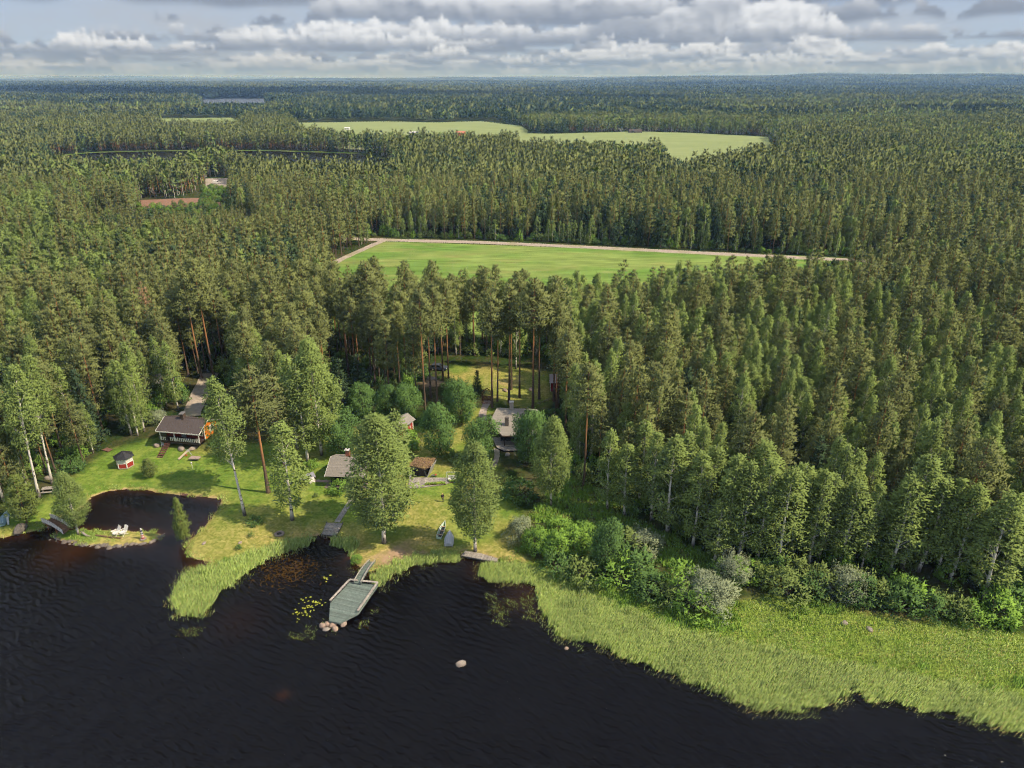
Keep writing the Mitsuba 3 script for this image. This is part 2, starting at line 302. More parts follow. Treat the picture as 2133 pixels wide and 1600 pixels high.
for (x, y), r, s in (((-71.13, 94.91), 4.5, 0.55), ((-48.92, 90.85), 2.2, 0.9), ((-36.10, 89.44), 4.5, 0.10), ((2.38, 84.42), 4.0, 0.35), ((-55.43, 100.92), 7, 0.14), ((-4.96, 90.02), 2.5, 0.3), ((-38.31, 78.83), 4, 0.12), ((-28.28, 65.50), 0.8, 0.5), ((-65.97, 106.76), 9, 0.16)):
    shallow = np.maximum(shallow, s * np.exp(-((wx - x) ** 2 + (wy - y) ** 2) / r ** 2))
scene['lake'] = mikit.ply((np.c_[wx, wy, wz * fine], wf), 'lake_water', smooth=True, uv=np.c_[shallow, wd * 0])
tag('lake', 'dark peaty lake with wind ripples along the shore', kind='structure')

FLAT = 2.18


def sheet(key, outline, mat, z, u=0.0, label=None):
    v, f = trimesh.creation.triangulate_polygon(Polygon(outline).buffer(0), engine='earcut')
    (ax, ay), (bx, by) = v[f[0, 1]] - v[f[0, 0]], v[f[0, 2]] - v[f[0, 0]]
    f = f if ax * by - ay * bx > 0 else f[:, ::-1]
    scene[key] = mikit.ply((np.c_[v, np.full(len(v), z)], f), mat, uv=np.c_[np.full(len(v), u), np.zeros(len(v))])
    tag(key, label, kind='structure')


def strip(key, pts, width, lift, label, mat='gravel'):
    p = densify(pts, 0.8)
    for _ in range(6):
        p[1:-1] = (p[:-2] + 2 * p[1:-1] + p[2:]) / 4
    t = np.gradient(p, axis=0)
    t /= np.linalg.norm(t, axis=1, keepdims=True)
    nrm = np.c_[-t[:, 1], t[:, 0]]
    w = width / 2 * (1 + 0.25 * (meshkit.fbm(np.c_[p / 3, p[:, :1] * 0], 2, 4) - 0.5))
    cols = np.linspace(1, -1, 7)
    v = np.concatenate([p + nrm * (w * c)[:, None] for c in cols])
    n = len(p)
    i = np.arange(n - 1)
    f = np.vstack([np.vstack([np.c_[i + a * n, i + n + a * n, i + a * n + 1], np.c_[i + a * n + 1, i + n + a * n, i + n + a * n + 1]]) for a in range(6)])
    z = ground(v[:, 0], v[:, 1]) + lift
    scene[key] = mikit.ply((np.c_[v, z], f), mat, smooth=True, uv=np.zeros((len(v), 2)))
    tag(key, label, kind='structure')


sheet('hay_field', FIELD, 'meadow_cover', FLAT + 0.03, 0.0, 'bright green hay field beside the gravel road')
ROAD = [(-112.98, 330.23), (-81.26, 328.07), (-58.39, 323.83), (-14.36, 318.67), (28.08, 309.75), (68.21, 300.36), (106.18, 291.48), (133.51, 285.54), (166.03, 280.62), (201.51, 270.48)]
strip('gravel_road', ROAD, 5.6, 0.05, 'pale gravel road along the far edge of the hay field')
SIDE = [(-58.22, 322.79), (-61.85, 312.68), (-66.01, 298.55), (-70.24, 283.89), (-73.38, 268.99), (-73.76, 249.46), (-72.98, 228.39), (-68.83, 201.11), (-62.85, 170.66)]
strip('side_road', SIDE, 3.4, 0.058, 'narrow gravel drive that branches off the road towards the cabins')
strip('driveway', [(-70.89, 140.88), (-72.34, 147.61), (-73.62, 154.13), (-74.96, 159.83), (-75.89, 165.86)], 4.2, 0.05, 'gravel driveway behind the orange cabin')
strip('garden_path', [(-5.47, 148.66), (-6.21, 144.69), (-6.70, 140.70), (-5.85, 137.44)], 1.7, 0.05, 'gravel path from the wooden gate to the lodge')
strip('footpath', [(-3.13, 125.88), (-2.71, 123.78), (-2.95, 121.59), (-3.73, 119.09), (-4.41, 117.01)], 1.0, 0.05, 'narrow gravel footpath below the lodge terrace')

# far fields, ponds and clearings, kilometre-scale flats among the forest
FAR_FIELD = [(8.74, 1014.39), (46.78, 996.39), (119.90, 1023.62), (175.28, 1042.59), (241.91, 1014.39), (322.88, 945.96), (233.53, 650.63), (169.97, 574.71), (128.27, 524.15), (110.75, 519.05), (129.31, 635.43), (5.70, 650.63)]
WEST_FIELD = [(-370.37, 1250.03), (-295.74, 1271.00), (-218.63, 1292.67), (-125.60, 1263.94), (-54.86, 1300.06), (13.80, 1172.51), (22.69, 1062.26), (8.93, 748.38), (-61.05, 748.38), (-161.79, 769.25), (-229.86, 839.19)]
SMALL_FIELD = [(-642.98, 1387.09), (-528.10, 1421.64), (-469.97, 1307.53), (-342.85, 945.96), (-439.68, 945.96)]
BOG = [(397.89, 1172.51), (514.01, 1278.15), (707.37, 1338.26), (821.53, 1404.16), (688.76, 1172.51), (544.62, 1023.62), (380.28, 938.03), (325.55, 954.02)]
POND = [(-433.15, 709.74), (-414.85, 733.42), (-369.90, 748.38), (-300.46, 756.08), (-246.04, 753.49), (-193.64, 738.34), (-150.24, 723.77), (-116.43, 674.76), (-88.24, 504.30), (-121.35, 504.30), (-173.94, 524.15), (-219.36, 600.27), (-259.80, 603.62), (-247.23, 534.64), (-277.82, 519.05), (-324.21, 534.64)]
FAR_LAKE = [(-1081.52, 2674.62), (-1040.97, 2830.61), (-899.05, 2770.05), (-572.22, 1773.35), (-633.75, 1773.35), (-723.02, 1801.08)]
CLEARING = [(-225.14, 439.19), (-202.75, 446.68), (-181.03, 448.59), (-167.72, 416.38), (-210.70, 411.43)]
SCRUB = [(-216.11, 416.38), (-181.52, 419.75), (-211.50, 499.56), (-192.20, 504.30), (-138.71, 355.82), (-186.72, 353.34)]
YARD = [(-225.57, 540.03), (-208.19, 542.77), (-189.93, 492.60), (-205.87, 490.32)]
sheet('far_field', FAR_FIELD, 'meadow_cover', FLAT + 0.06, 1.0, 'pale green grain field with barns on its far edge')
sheet('west_field', WEST_FIELD, 'meadow_cover', FLAT + 0.06, 1.0, 'pale green field beyond the forest pond')
sheet('small_field', SMALL_FIELD, 'meadow_cover', FLAT + 0.06, 0.8, 'small far meadow among the trees')
sheet('forest_pond', POND, 'pond_water', FLAT + 0.05, 0.0, 'dark forest pond in the middle distance')
sheet('far_lake', FAR_LAKE, 'pond_water', FLAT + 0.08, 0.0, 'bright strip of a far lake in the forest')
strip('pond_shore', [(-432.30, 705.18), (-418.61, 740.33), (-373.32, 755.56), (-303.06, 762.87), (-248.32, 760.77), (-195.40, 745.34), (-151.78, 731.47)], 5.0, 0.09, 'pale boggy rim along the far bank of the forest pond', 'meadow_cover')
sheet('gravel_clearing', CLEARING, 'gravel', FLAT + 0.03, 1.0, 'reddish gravel clearing behind the pines')
sheet('gravel_yard', YARD, 'gravel', FLAT + 0.04, 0.0, 'gravel yard by the white van')


# ---------------------------------------------------------------- trees: clumps of small leaf or needle blades round a stem
def blades(rng, centers, out, k, rh, rv, length, width, up, kind, tone, spread=0.8, droop=0.0, nz=0.30, crown=(0.62, 0.55)):
    """k blades in a flattened ball round each centre. Returns (vertices, normals, uv), three per blade."""
    c, o = np.repeat(centers, k, 0), np.repeat(out, k, 0)
    n = len(c)
    g = rng.normal(size=(n, 3))
    g /= np.linalg.norm(g, axis=1, keepdims=True)
    r = rng.random((n, 1)) ** 0.45
    rr, vv = (np.repeat(np.broadcast_to(a, (len(centers),)), k)[:, None] for a in (rh, rv))
    off = g * r * np.c_[rr, rr, vv]
    b = c + off
    d = o * 0.55 + g * 0.5 + rng.normal(size=(n, 3)) * spread + np.array([0, 0, up - droop])
    d /= np.linalg.norm(d, axis=1, keepdims=True)
    s = np.cross(d, rng.normal(size=(n, 3)))
    s /= np.linalg.norm(s, axis=1, keepdims=True) + 1e-9
    L, W = length * (0.7 + 0.6 * rng.random((n, 1))), width * (0.7 + 0.6 * rng.random((n, 1)))
    v = np.stack([b - s * W / 2, b + s * W / 2, b + d * L], 1).reshape(-1, 3)
    nn = o * crown[0] + g * crown[1] + rng.normal(size=(n, 3)) * 0.28 + np.array([0, 0, nz])
    nn /= np.linalg.norm(nn, axis=1, keepdims=True)
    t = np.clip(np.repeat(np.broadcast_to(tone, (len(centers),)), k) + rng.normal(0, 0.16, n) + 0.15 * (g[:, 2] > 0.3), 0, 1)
    return v, np.repeat(nn, 3, 0), np.c_[np.repeat(t, 3), np.full(3 * n, float(kind))]


def join(parts):
    v, n, uv = (np.concatenate(x) for x in zip(*parts))
    return v, n, uv


def leafy(parts):
    v, n, uv = join(parts) if isinstance(parts, list) else parts
    f = np.arange(len(v)).reshape(-1, 3)
    path = meshkit.write_ply((v, f), False, uv, None, normals=n)
    return {'type': 'ply', 'filename': path, 'face_normals': False, 'bsdf': {'type': 'ref', 'id': 'foliage'}}


def pole(points, radii, kind, sides=6, u0=0.0, u1=1.0):
    """A tapering round stem through the points: (vertices, faces, uv)."""
    p, r = np.asarray(points, float), np.asarray(radii, float)
    t = np.gradient(p, axis=0)
    t /= np.linalg.norm(t, axis=1, keepdims=True)
    a = np.cross(t, [0.3, 1, 0.1])
    a /= np.linalg.norm(a, axis=1, keepdims=True)
    b = np.cross(t, a)
    ang = np.arange(sides) * 2 * np.pi / sides
    v = (p[:, None] + r[:, None, None] * (np.cos(ang)[None, :, None] * a[:, None] + np.sin(ang)[None, :, None] * b[:, None])).reshape(-1, 3)
    i, j = np.meshgrid(np.arange(len(p) - 1), np.arange(sides), indexing='ij')
    q = np.stack([i * sides + j, i * sides + (j + 1) % sides, (i + 1) * sides + (j + 1) % sides, (i + 1) * sides + j], -1).reshape(-1, 4)
    u = np.repeat(np.linspace(u0, u1, len(p)), sides)
    return v, np.vstack([q[:, [0, 1, 2]], q[:, [0, 2, 3]]]), np.c_[u, np.full(len(v), float(kind))]


def woody(poles):
    at, vs, fs, us = 0, [], [], []
    for v, f, u in poles:
        vs.append(v), fs.append(f + at), us.append(u)
        at += len(v)
    return mikit.ply((np.vstack(vs), np.vstack(fs)), 'bark', smooth=True, uv=np.vstack(us))


def stem_line(rng, H, lean, bend, n=7):
    t = np.linspace(0, 1, n)
    w = rng.normal(0, bend, (2, 3))
    x = lean[0] * t ** 1.3 + w[0, 0] * np.sin(t * 3 + w[0, 1]) - w[0, 0] * np.sin(w[0, 1])
    y = lean[1] * t ** 1.3 + w[1, 0] * np.sin(t * 3 + w[1, 1]) - w[1, 0] * np.sin(w[1, 1])
    return np.c_[x, y, t * H]


def on_line(line, z):
    return np.c_[np.interp(z, line[:, 2], line[:, 0]), np.interp(z, line[:, 2], line[:, 1])]


def conifer(seed, H, base, R, whorls, per, k, L, W, kind=PINE, lod=0, lean=(0, 0), shape='pine', limbs=True):
    """Whorls of boughs carrying flat needle pads: a rounded ragged head for pines, a spire for spruces."""
    rng = np.random.default_rng(seed)
    line = stem_line(rng, H, lean, 0.15)
    shift = (rng.random() - 0.5) * 0.5          # this tree's own lighter or darker green
    R = R * (0.82 + 0.36 * rng.random())
    cb = H * base
    cs, outs, rh, rv, tone, woods = [], [], [], [], [], []
    for w in range(whorls):
        t = (w + rng.random() * 0.7) / whorls
        z0 = cb + (H - cb) * t * 0.985
        if shape == 'pine':
            prof = min(1.0, 0.55 + t * 2.2) * (1 - t ** 1.9) ** 0.75 + 0.05
        else:
            prof = (1 - t) ** 0.85 + 0.04
        m = max(2, int(round(per * (0.5 + 0.5 * prof) + rng.normal(0, 0.5))))
        a0 = rng.random() * 7
        for j in range(m):
            a = a0 + j * 2 * np.pi / m + rng.normal(0, 0.25)
            r = R * prof * (0.62 + 0.55 * rng.random())
            d = np.array([np.cos(a), np.sin(a), 0])
            cx = on_line(line, [z0])[0]
            rise = (0.30 if shape == 'pine' else -0.25) * r
            tips = (1.0, 0.58) if r > 0.8 and lod < 2 else (0.8,)
            tn = rng.normal(0.5 + shift, 0.11)
            for q in tips:
                c = np.array([cx[0], cx[1], z0]) + d * r * q + np.array([0, 0, rise * q + rng.normal(0, 0.12)])
                cs.append(c), outs.append(d * 0.85 + np.array([0, 0, 0.35 + 0.5 * t])), tone.append(tn)
                rh.append((0.26 + 0.22 * r) * (1.1 if q == 1 else 0.95)), rv.append(0.20 + 0.09 * r)
            if limbs and lod == 0 and t < 0.85:
                p0 = np.array([cx[0], cx[1], z0 - 0.05])
                woods.append(pole([p0, p0 + d * r * 0.9 + np.array([0, 0, rise * 0.9])], [0.03 + 0.008 * R, 0.012], 2, 3))
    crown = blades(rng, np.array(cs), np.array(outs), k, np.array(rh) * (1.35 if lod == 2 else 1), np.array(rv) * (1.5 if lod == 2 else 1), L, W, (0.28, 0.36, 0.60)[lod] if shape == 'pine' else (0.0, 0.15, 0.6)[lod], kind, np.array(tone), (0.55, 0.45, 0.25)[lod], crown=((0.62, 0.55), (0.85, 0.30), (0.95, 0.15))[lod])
    r0 = 0.011 * H * (0.75 if shape == 'pine' else 0.9) + 0.03
    t = np.linspace(0, 1, len(line))
    woods.append(pole(line, r0 * (1 - 0.88 * t) * (1 + 0.35 * np.exp(-t * 25)), 0 if shape == 'pine' else 2, 6 if lod == 0 else 4, 0, 1))
    if lod == 0 and shape == 'pine':
        for _ in range(int(7 * base)):  # dead stubs below the crown
            z = H * (0.22 + (base - 0.22) * rng.random())
            a, c = rng.random() * 7, on_line(line, [z])[0]
            p0 = np.array([c[0], c[1], z])
            woods.append(pole([p0, p0 + np.array([np.cos(a), np.sin(a), 0.25]) * (0.4 + 0.7 * rng.random())], [0.03, 0.012], 2, 3))
    return crown, woody(woods)


def broadleaf(seed, H, base, R, n, k, L, W, kind=BIRCH, lod=0, lean=(0, 0), round_=0.0, stems=1, bark=1, droop=0.35, fork=True):
    """An open crown of leaf sprays hung along ascending boughs."""
    rng = np.random.default_rng(seed)
    woods, parts = [], []
    shift = (rng.random() - 0.5) * 0.5
    for s in range(stems):
        ang = rng.random() * 7
        sp = (0.0 if stems == 1 else R * 0.45)
        line = stem_line(rng, H * (1 if s == 0 else 0.75 + 0.2 * rng.random()), (lean[0] + sp * np.cos(ang), lean[1] + sp * np.sin(ang)), 0.22)
        h = line[-1, 2]
        cb = h * base
        m = n // stems
        t = np.sort(rng.random(m)) ** (0.92)
        prof = np.where(t < 0.35, 0.45 + 0.55 * np.sin(t / 0.35 * np.pi / 2), (1 - (np.maximum(t - 0.35, 0) / 0.66) ** (1.5 + round_)) ** (0.9 - 0.35 * min(round_, 1))) + 0.06
        a = rng.random(m) * 2 * np.pi
        lob = (0.72 if not round_ else 0.52) + (0.40 if not round_ else 0.75) * meshkit.noise(np.c_[np.cos(a) * 1.3 + seed, np.sin(a) * 1.3, t * 4.0], seed)
        r = R * prof * lob * (0.35 + 0.65 * rng.random(m) ** 0.55)
        z = cb + (h - cb) * t
        xy = on_line(line, z)
        d = np.c_[np.cos(a), np.sin(a), np.zeros(m)]
        c = np.c_[xy, z] + d * r[:, None] + np.c_[np.zeros((m, 2)), r * 0.25 + rng.normal(0, 0.15, m)]
        o = d * 0.8 + np.c_[np.zeros((m, 2)), 0.25 + 0.8 * t]
        tone = np.clip(rng.normal(0.45 + shift, 0.14, m) + 0.10 * (r / R), 0, 1)
        size = 0.30 + 0.16 * R * (0.6 + 0.4 * prof)
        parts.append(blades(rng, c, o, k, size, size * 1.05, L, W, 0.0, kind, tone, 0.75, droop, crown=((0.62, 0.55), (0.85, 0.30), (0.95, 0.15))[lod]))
        tt = np.linspace(0, 1, len(line))
        r0 = (0.0085 * H + 0.035) * (1 if stems == 1 else 0.6)
        woods.append(pole(line, r0 * (1 - 0.9 * tt) * (1 + 0.3 * np.exp(-tt * 25)), bark, 6 if lod == 0 else 4, 0, 1))
        if lod == 0 and fork:
            for q in rng.choice(m, min(m, 26), replace=False):
                zz = max(cb * 0.9, c[q, 2] - r[q] * 1.1 - 0.3)
                b0 = on_line(line, [zz])[0]
                woods.append(pole([[b0[0], b0[1], zz], (np.array([b0[0], b0[1], zz]) + c[q]) / 2 + [0, 0, .15], c[q]], [0.05, 0.03, 0.012], bark, 3, 0.3, 0.9))
    return join(parts), woody(woods)


def bush(seed, H, R, n, k, L, W, kind=ROWAN):
    rng = np.random.default_rng(seed)
    a, t = rng.random(n) * 2 * np.pi, rng.random(n)
    el = np.arcsin(t ** 0.8)
    lob = 0.52 + 0.85 * meshkit.fbm(np.c_[np.cos(a) * 1.9, np.sin(a) * 1.9, t * 2.5 + seed], 2, seed)
    r = lob * (0.55 + 0.45 * rng.random(n) ** 0.4)
    o = np.c_[np.cos(a) * np.cos(el), np.sin(a) * np.cos(el), np.sin(el)]
    c = o * np.c_[R * r, R * r, H * 0.88 * r] + [0, 0, 0.12 * H]
    s = 0.18 + 0.13 * R
    woods = [pole([[0, 0, 0], [x * R * .35, y * R * .35, H * .45], [x * R * .6, y * R * .6, H * .75]], [.05, .035, .012], 2, 4) for x, y in rng.normal(0, 0.7, (5, 2))]
    return blades(rng, c, o, k, s, s, L, W, 0.15, kind, rng.normal(0.45, 0.15, n), 0.7), woody(woods)


GROUPS = {}


def kinds(name, maker, count, parts=True):
    """Registers count variants of a plant as shape groups with the children crown and trunk."""
    GROUPS[name] = []
    for i in range(count):
        crown, trunk = maker(i)
        key = f'{name}_source_{i}'
        scene[key] = {'type': 'shapegroup', 'crown': leafy(crown), 'trunk': trunk}
        GROUPS[name].append(key)


def place(key, group, x, y, z, scale=1.0, turn=0.0, tall=1.0):
    M = T().translate([float(x), float(y), float(z)]).rotate([0, 0, 1], float(turn)).scale([float(scale), float(scale), float(scale * tall)])
    scene[key] = {'type': 'instance', 'to_world': M, 'source': {'type': 'ref', 'id': group}}


NUM = {}


def numbered(name):
    NUM[name] = NUM.get(name, -1) + 1
    return name if NUM[name] == 0 else f'{name}_{NUM[name]:03d}'


# full-detail kinds (unit: metres; heights scaled when planted)
kinds('pine_a', lambda i: conifer(100 + i, 20, 0.26 + 0.06 * (i % 4), 2.35 + 0.2 * (i % 2), 18, 5, 17, 0.52, 0.22), 9)
kinds('pine_tall', lambda i: conifer(130 + i, 24, 0.56 + 0.04 * (i % 3), 2.5, 15, 6, 18, 0.54, 0.22), 5)
kinds('pine_dead', lambda i: conifer(150 + i, 20, 0.30, 1.8, 16, 5, 7, 0.55, 0.16, DEAD), 1)
kinds('pine_young', lambda i: conifer(160 + i, 8, 0.10, 1.7, 13, 7, 34, 0.34, 0.12, YOUNG), 3)
kinds('spruce_a', lambda i: conifer(190 + i, 17, 0.08, 2.3, 22, 5, 9, 0.70, 0.30, SPRUCE, 0, shape='spruce'), 3)
kinds('birch_a', lambda i: broadleaf(220 + i, 17, 0.16, 1.95, 165, 20, 0.34, 0.20), 6)
kinds('birch_airy', lambda i: broadleaf(240 + i, 20, 0.42, 2.5, 210, 24, 0.32, 0.19), 3)
kinds('birch_big', lambda i: broadleaf(250 + i, 20, 0.18, 3.4, 420, 36, 0.32, 0.19), 4)
kinds('rowan_a', lambda i: broadleaf(280 + i, 7, 0.10, 2.9, 220, 40, 0.27, 0.17, ROWAN, round_=1.0, bark=2, stems=2, droop=0.05), 4)
kinds('bush_green', lambda i: bush(310 + i, 2.0, 1.5, 46, 16, 0.26, 0.15, (ROWAN, BIRCH, LUSH)[i % 3]), 6)
kinds('bush_willow', lambda i: bush(340 + i, 3.0, 2.3, 110, 36, 0.26, 0.09, WILLOW), 3)
kinds('bush_lime', lambda i: bush(360 + i, 3.2, 1.7, 90, 30, 0.26, 0.12, LUSH), 3)
kinds('bush_round', lambda i: bush(380 + i, 2.0, 1.5, 60, 22, 0.22, 0.13, (LUSH, ROWAN, BIRCH)[i]), 3)
# middle distance
kinds('pine_b', lambda i: conifer(400 + i, 19, 0.22 + 0.06 * (i % 4), 2.2, 13, 4, 8, 0.72, 0.34, lod=1, limbs=False), 9)
kinds('birch_b', lambda i: broadleaf(430 + i, 16, 0.16, 2.1, 60, 10, 0.72, 0.42, lod=1), 7)
kinds('spruce_b', lambda i: conifer(460 + i, 17, 0.08, 2.2, 12, 4, 6, 1.2, 0.56, SPRUCE, 1, shape='spruce'), 3)


# ---------------------------------------------------------------- planting
# trees of the garden and the waterside, one by one: (name, kinds, foot, height, lean, label)
PLANTED = [
    ('birch_tree', 'birch_airy', (-84.99, 109.30), 25.2, (5, 0.95), 'tall leaning white birch by the picnic table on the left shore'),
    ('birch_tree', 'birch_airy', (-85.36, 113.86), 25.4, (5, 0.85), 'slim leaning birch just behind the picnic table'),
    ('birch_tree', 'birch_airy', (-90.32, 107.74), 22.8, (0, 1.0), 'birch above the blue rowing boat at the left edge'),
    ('birch_tree', 'birch_big', (-72.06, 98.56), 11.7, (0, 1.15), 'small bushy birch on the islet beside the footbridge'),
    ('birch_tree', 'birch_airy', (-46.13, 103.71), 25.4, (-3, 0.95), 'tall birch with a bare white stem right of the pond'),
    ('birch_tree', 'birch_a', (-37.56, 102.42), 18.6, (0, 1.45), 'small full birch on the lawn left of the boardwalk'),
    ('birch_tree', 'birch_big', (-20.80, 95.90), 22.5, (0, 1.45), 'broad birch with a thick white trunk above the boat shaped dock'),
    ('birch_tree', 'birch_a', (-19.97, 101.83), 20.2, (4, 1.5), 'birch close behind the broad birch by the dock'),
    ('birch_tree', 'birch_big', (-5.90, 94.22), 19.4, (0, 1.2), 'dense birch with branches to the ground beside the white upturned boat'),
    ('birch_tree', 'birch_big', (-37.77, 123.92), 23.9, (0, 1.1), 'tall birch behind the sauna cabin, left of its roof'),
    ('birch_tree', 'birch_a', (-43.30, 126.67), 20.2, (0, 1.1), 'birch left of the tallest birch behind the sauna cabin'),
    ('birch_tree', 'birch_big', (6.86, 105.93), 17.0, (0, 1.15), 'birch with a short white trunk at the right end of the lawn'),
    ('birch_tree', 'birch_a', (1.04, 167.67), 21.1, (0, 1.0), 'thin birch with a very white stem behind the sandy clearing'),
    ('birch_tree', 'birch_a', (12.26, 137.39), 16.0, (0, 1.1), 'birch right of the red shed roof'),
    ('birch_tree', 'birch_a', (-79.67, 137.09), 18.7, (0, 1.1), 'birch with a white stem up the slope left of the orange cabin'),
    ('birch_tree', 'birch_a', (-74.74, 143.96), 16.0, (0, 1.1), 'birch behind the orange cabin chimney'),
    ('birch_tree', 'birch_a', (-83.37, 136.00), 13.8, (0, 1.3), 'bushy birch at the wood edge behind the red gazebo'),
    ('birch_tree', 'birch_big', (-55.33, 141.51), 19.6, (0, 1.2), 'broad birch in the grove right of the gravel driveway'),
    ('pine_tree', 'pine_a', (-44.06, 119.91), 19.3, (0, 1.25), 'full crowned pine between the bare stemmed lawn pine and the grove behind'),
    ('birch_tree', 'birch_a', (-39.78, 121.38), 20.4, (0, 1.3), 'leafy birch directly left of the tall birch behind the sauna cabin'),
    ('pine_tree', 'pine_tall', (-44.32, 110.92), 24.8, (0, 1.45), 'pine with a bare grey stem on the lawn left of the sauna cabin'),
    ('pine_tree', 'pine_young', (-53.71, 96.85), 8.9, (0, 0.66), 'young pine leaning over the pond outlet'),
    ('pine_tree', 'pine_young', (-68.57, 116.73), 4.1, (0, 1.5), 'small bushy pine alone on the lawn right of the red gazebo'),
    ('pine_tree', 'pine_young', (-82.55, 101.69), 9.4, (0, 1.2), 'young pine beside the big dark boulder on the left shore'),
    ('pine_tree', 'pine_tall', (-89.39, 124.22), 20.7, (0, 1.1), 'orange stemmed pine at the left wood edge behind the birches'),
    ('pine_tree', 'pine_tall', (-91.36, 143.06), 22.7, (0, 1.1), 'orange stemmed pine in the wood up left of the red gazebo'),
    ('pine_tree', 'pine_tall', (13.14, 112.08), 24.5, (0, 1.0), 'tall lone pine with a long bare orange stem at the lawn end'),
    ('pine_tree', 'pine_tall', (-34.30, 163.60), 28.8, (0, 1.05), 'pine with a long orange stem in the middle, above the round bushes'),
    ('pine_tree', 'pine_tall', (-26.70, 173.17), 26.4, (0, 1.0), 'tall pine left of the parked car'),
    ('pine_tree', 'pine_a', (-28.11, 148.61), 20.2, (0, 1.1), 'shorter full crowned pine behind the small red shed'),
    ('pine_tree', 'pine_tall', (-58.06, 165.80), 28.2, (0, 1.0), 'pine with an orange stem left of the middle grove'),
    ('pine_tree', 'pine_tall', (-46.64, 178.07), 23.3, (0, 1.0), 'pine standing between two orange stemmed pines in the middle grove'),
    ('pine_tree', 'pine_tall', (-56.14, 182.83), 24.6, (0, 1.0), 'slim pine in the middle grove, left of the dark gap'),
    ('pine_tree', 'pine_tall', (-76.71, 161.87), 27.5, (0, 1.05), 'first pine of the orange stemmed cluster behind the driveway'),
    ('pine_tree', 'pine_tall', (-74.24, 163.14), 29.5, (0, 1.05), 'pine with a straight orange stem right at the head of the driveway'),
    ('pine_tree', 'pine_tall', (-80.70, 175.67), 27.0, (0, 1.0), 'rear pine of the orange stemmed cluster behind the driveway'),
    ('pine_tree', 'pine_tall', (-77.89, 174.63), 27.8, (0, 1.0), 'rear right pine of the orange stemmed cluster behind the driveway'),
    ('pine_tree', 'pine_tall', (-19.29, 142.89), 28.3, (0, 0.9), 'leftmost bare stemmed pine behind the round garden trees'),
    ('pine_tree', 'pine_tall', (-16.98, 146.60), 28.2, (0, 0.95), 'second bare stemmed pine behind the round garden trees'),
    ('pine_tree', 'pine_tall', (-18.90, 150.35), 27.8, (0, 0.9), 'bare stemmed pine between the two front ones behind the garden trees'),
    ('pine_tree', 'pine_tall', (-16.87, 160.15), 26.2, (0, 0.9), 'slender pine right beside the parked car'),
    ('pine_tree', 'pine_tall', (-15.16, 156.44), 26.7, (0, 0.95), 'pine with a doubled orange stem right of the parked car'),
    ('pine_tree', 'pine_tall', (-4.49, 144.87), 26.7, (0, 1.0), 'pine just right of the wooden gate, above the lodge roof'),
    ('pine_tree', 'pine_tall', (-3.36, 148.09), 26.7, (0, 0.9), 'second pine right of the wooden gate'),
    ('pine_tree', 'pine_tall', (-0.71, 147.00), 28.1, (0, 0.95), 'pine with a pale slim stem behind the lodge roof'),
    ('pine_tree', 'pine_tall', (-0.17, 154.72), 27.1, (0, 0.9), 'pine with a bright orange stem on the near rim of the sandy clearing'),
    ('pine_tree', 'pine_tall', (1.73, 150.26), 28.3, (0, 0.9), 'dark stemmed pine on the near rim of the sandy clearing'),
    ('pine_tree', 'pine_tall', (4.65, 142.99), 30.2, (0, 1.05), 'big orange stemmed pine behind the rear lodge chimney'),
    ('pine_tree', 'pine_tall', (6.26, 149.12), 27.5, (0, 0.95), 'dark pine right of the big orange stemmed one behind the lodge'),
    ('pine_tree', 'pine_tall', (9.63, 147.98), 29.3, (0, 1.0), 'tall pine right in front of the red shed'),
    ('pine_tree', 'pine_dead', (-89.90, 167.38), 23.1, (0, 1.0), 'dead pine with reddish brown needles in the left wood'),
    ('spruce_tree', 'spruce_a', (-8.00, 151.05), 6.6, (0, 1.5), 'small dark spruce left of the wooden gate'),
    ('spruce_tree', 'spruce_a', (-34.50, 147.37), 12.3, (0, 1.3), 'dark spruce in the shade of the middle grove'),
    ('spruce_tree', 'spruce_a', (-37.49, 142.46), 13.1, (0, 1.3), 'dark spruce left of the round bushes in the middle grove'),
    ('garden_tree', 'rowan_a', (-14.48, 123.51), 11.1, (0, 1.0), 'round light green garden tree between the small red shed and the path'),
    ('garden_tree', 'rowan_a', (-10.75, 136.33), 10.4, (0, 1.1), 'round dark green garden tree left of the garden path'),
    ('garden_tree', 'rowan_a', (-6.18, 120.35), 9.6, (0, 0.95), 'round garden tree close left of the lodge'),
    ('garden_tree', 'rowan_a', (3.11, 120.27), 11.2, (0, 1.0), 'big dark green garden tree covering the right side of the lodge'),
    ('garden_tree', 'rowan_a', (-32.24, 140.08), 7.5, (0, 1.35), 'leftmost of three round trees behind the sauna cabin'),
    ('garden_tree', 'rowan_a', (-27.77, 140.42), 7.1, (0, 1.1), 'middle of three round trees behind the sauna cabin'),
    ('garden_tree', 'rowan_a', (-22.36, 139.37), 8.2, (0, 1.2), 'rightmost of three round trees behind the sauna cabin'),
    ('garden_tree', 'rowan_a', (-33.28, 124.33), 8.8, (0, 1.3), 'dense green tree right behind the sauna roof'),
    ('garden_tree', 'rowan_a', (13.99, 89.11), 8.5, (0, 1.05), 'light green round tree rising from the waterside thicket'),
]
ROW = []
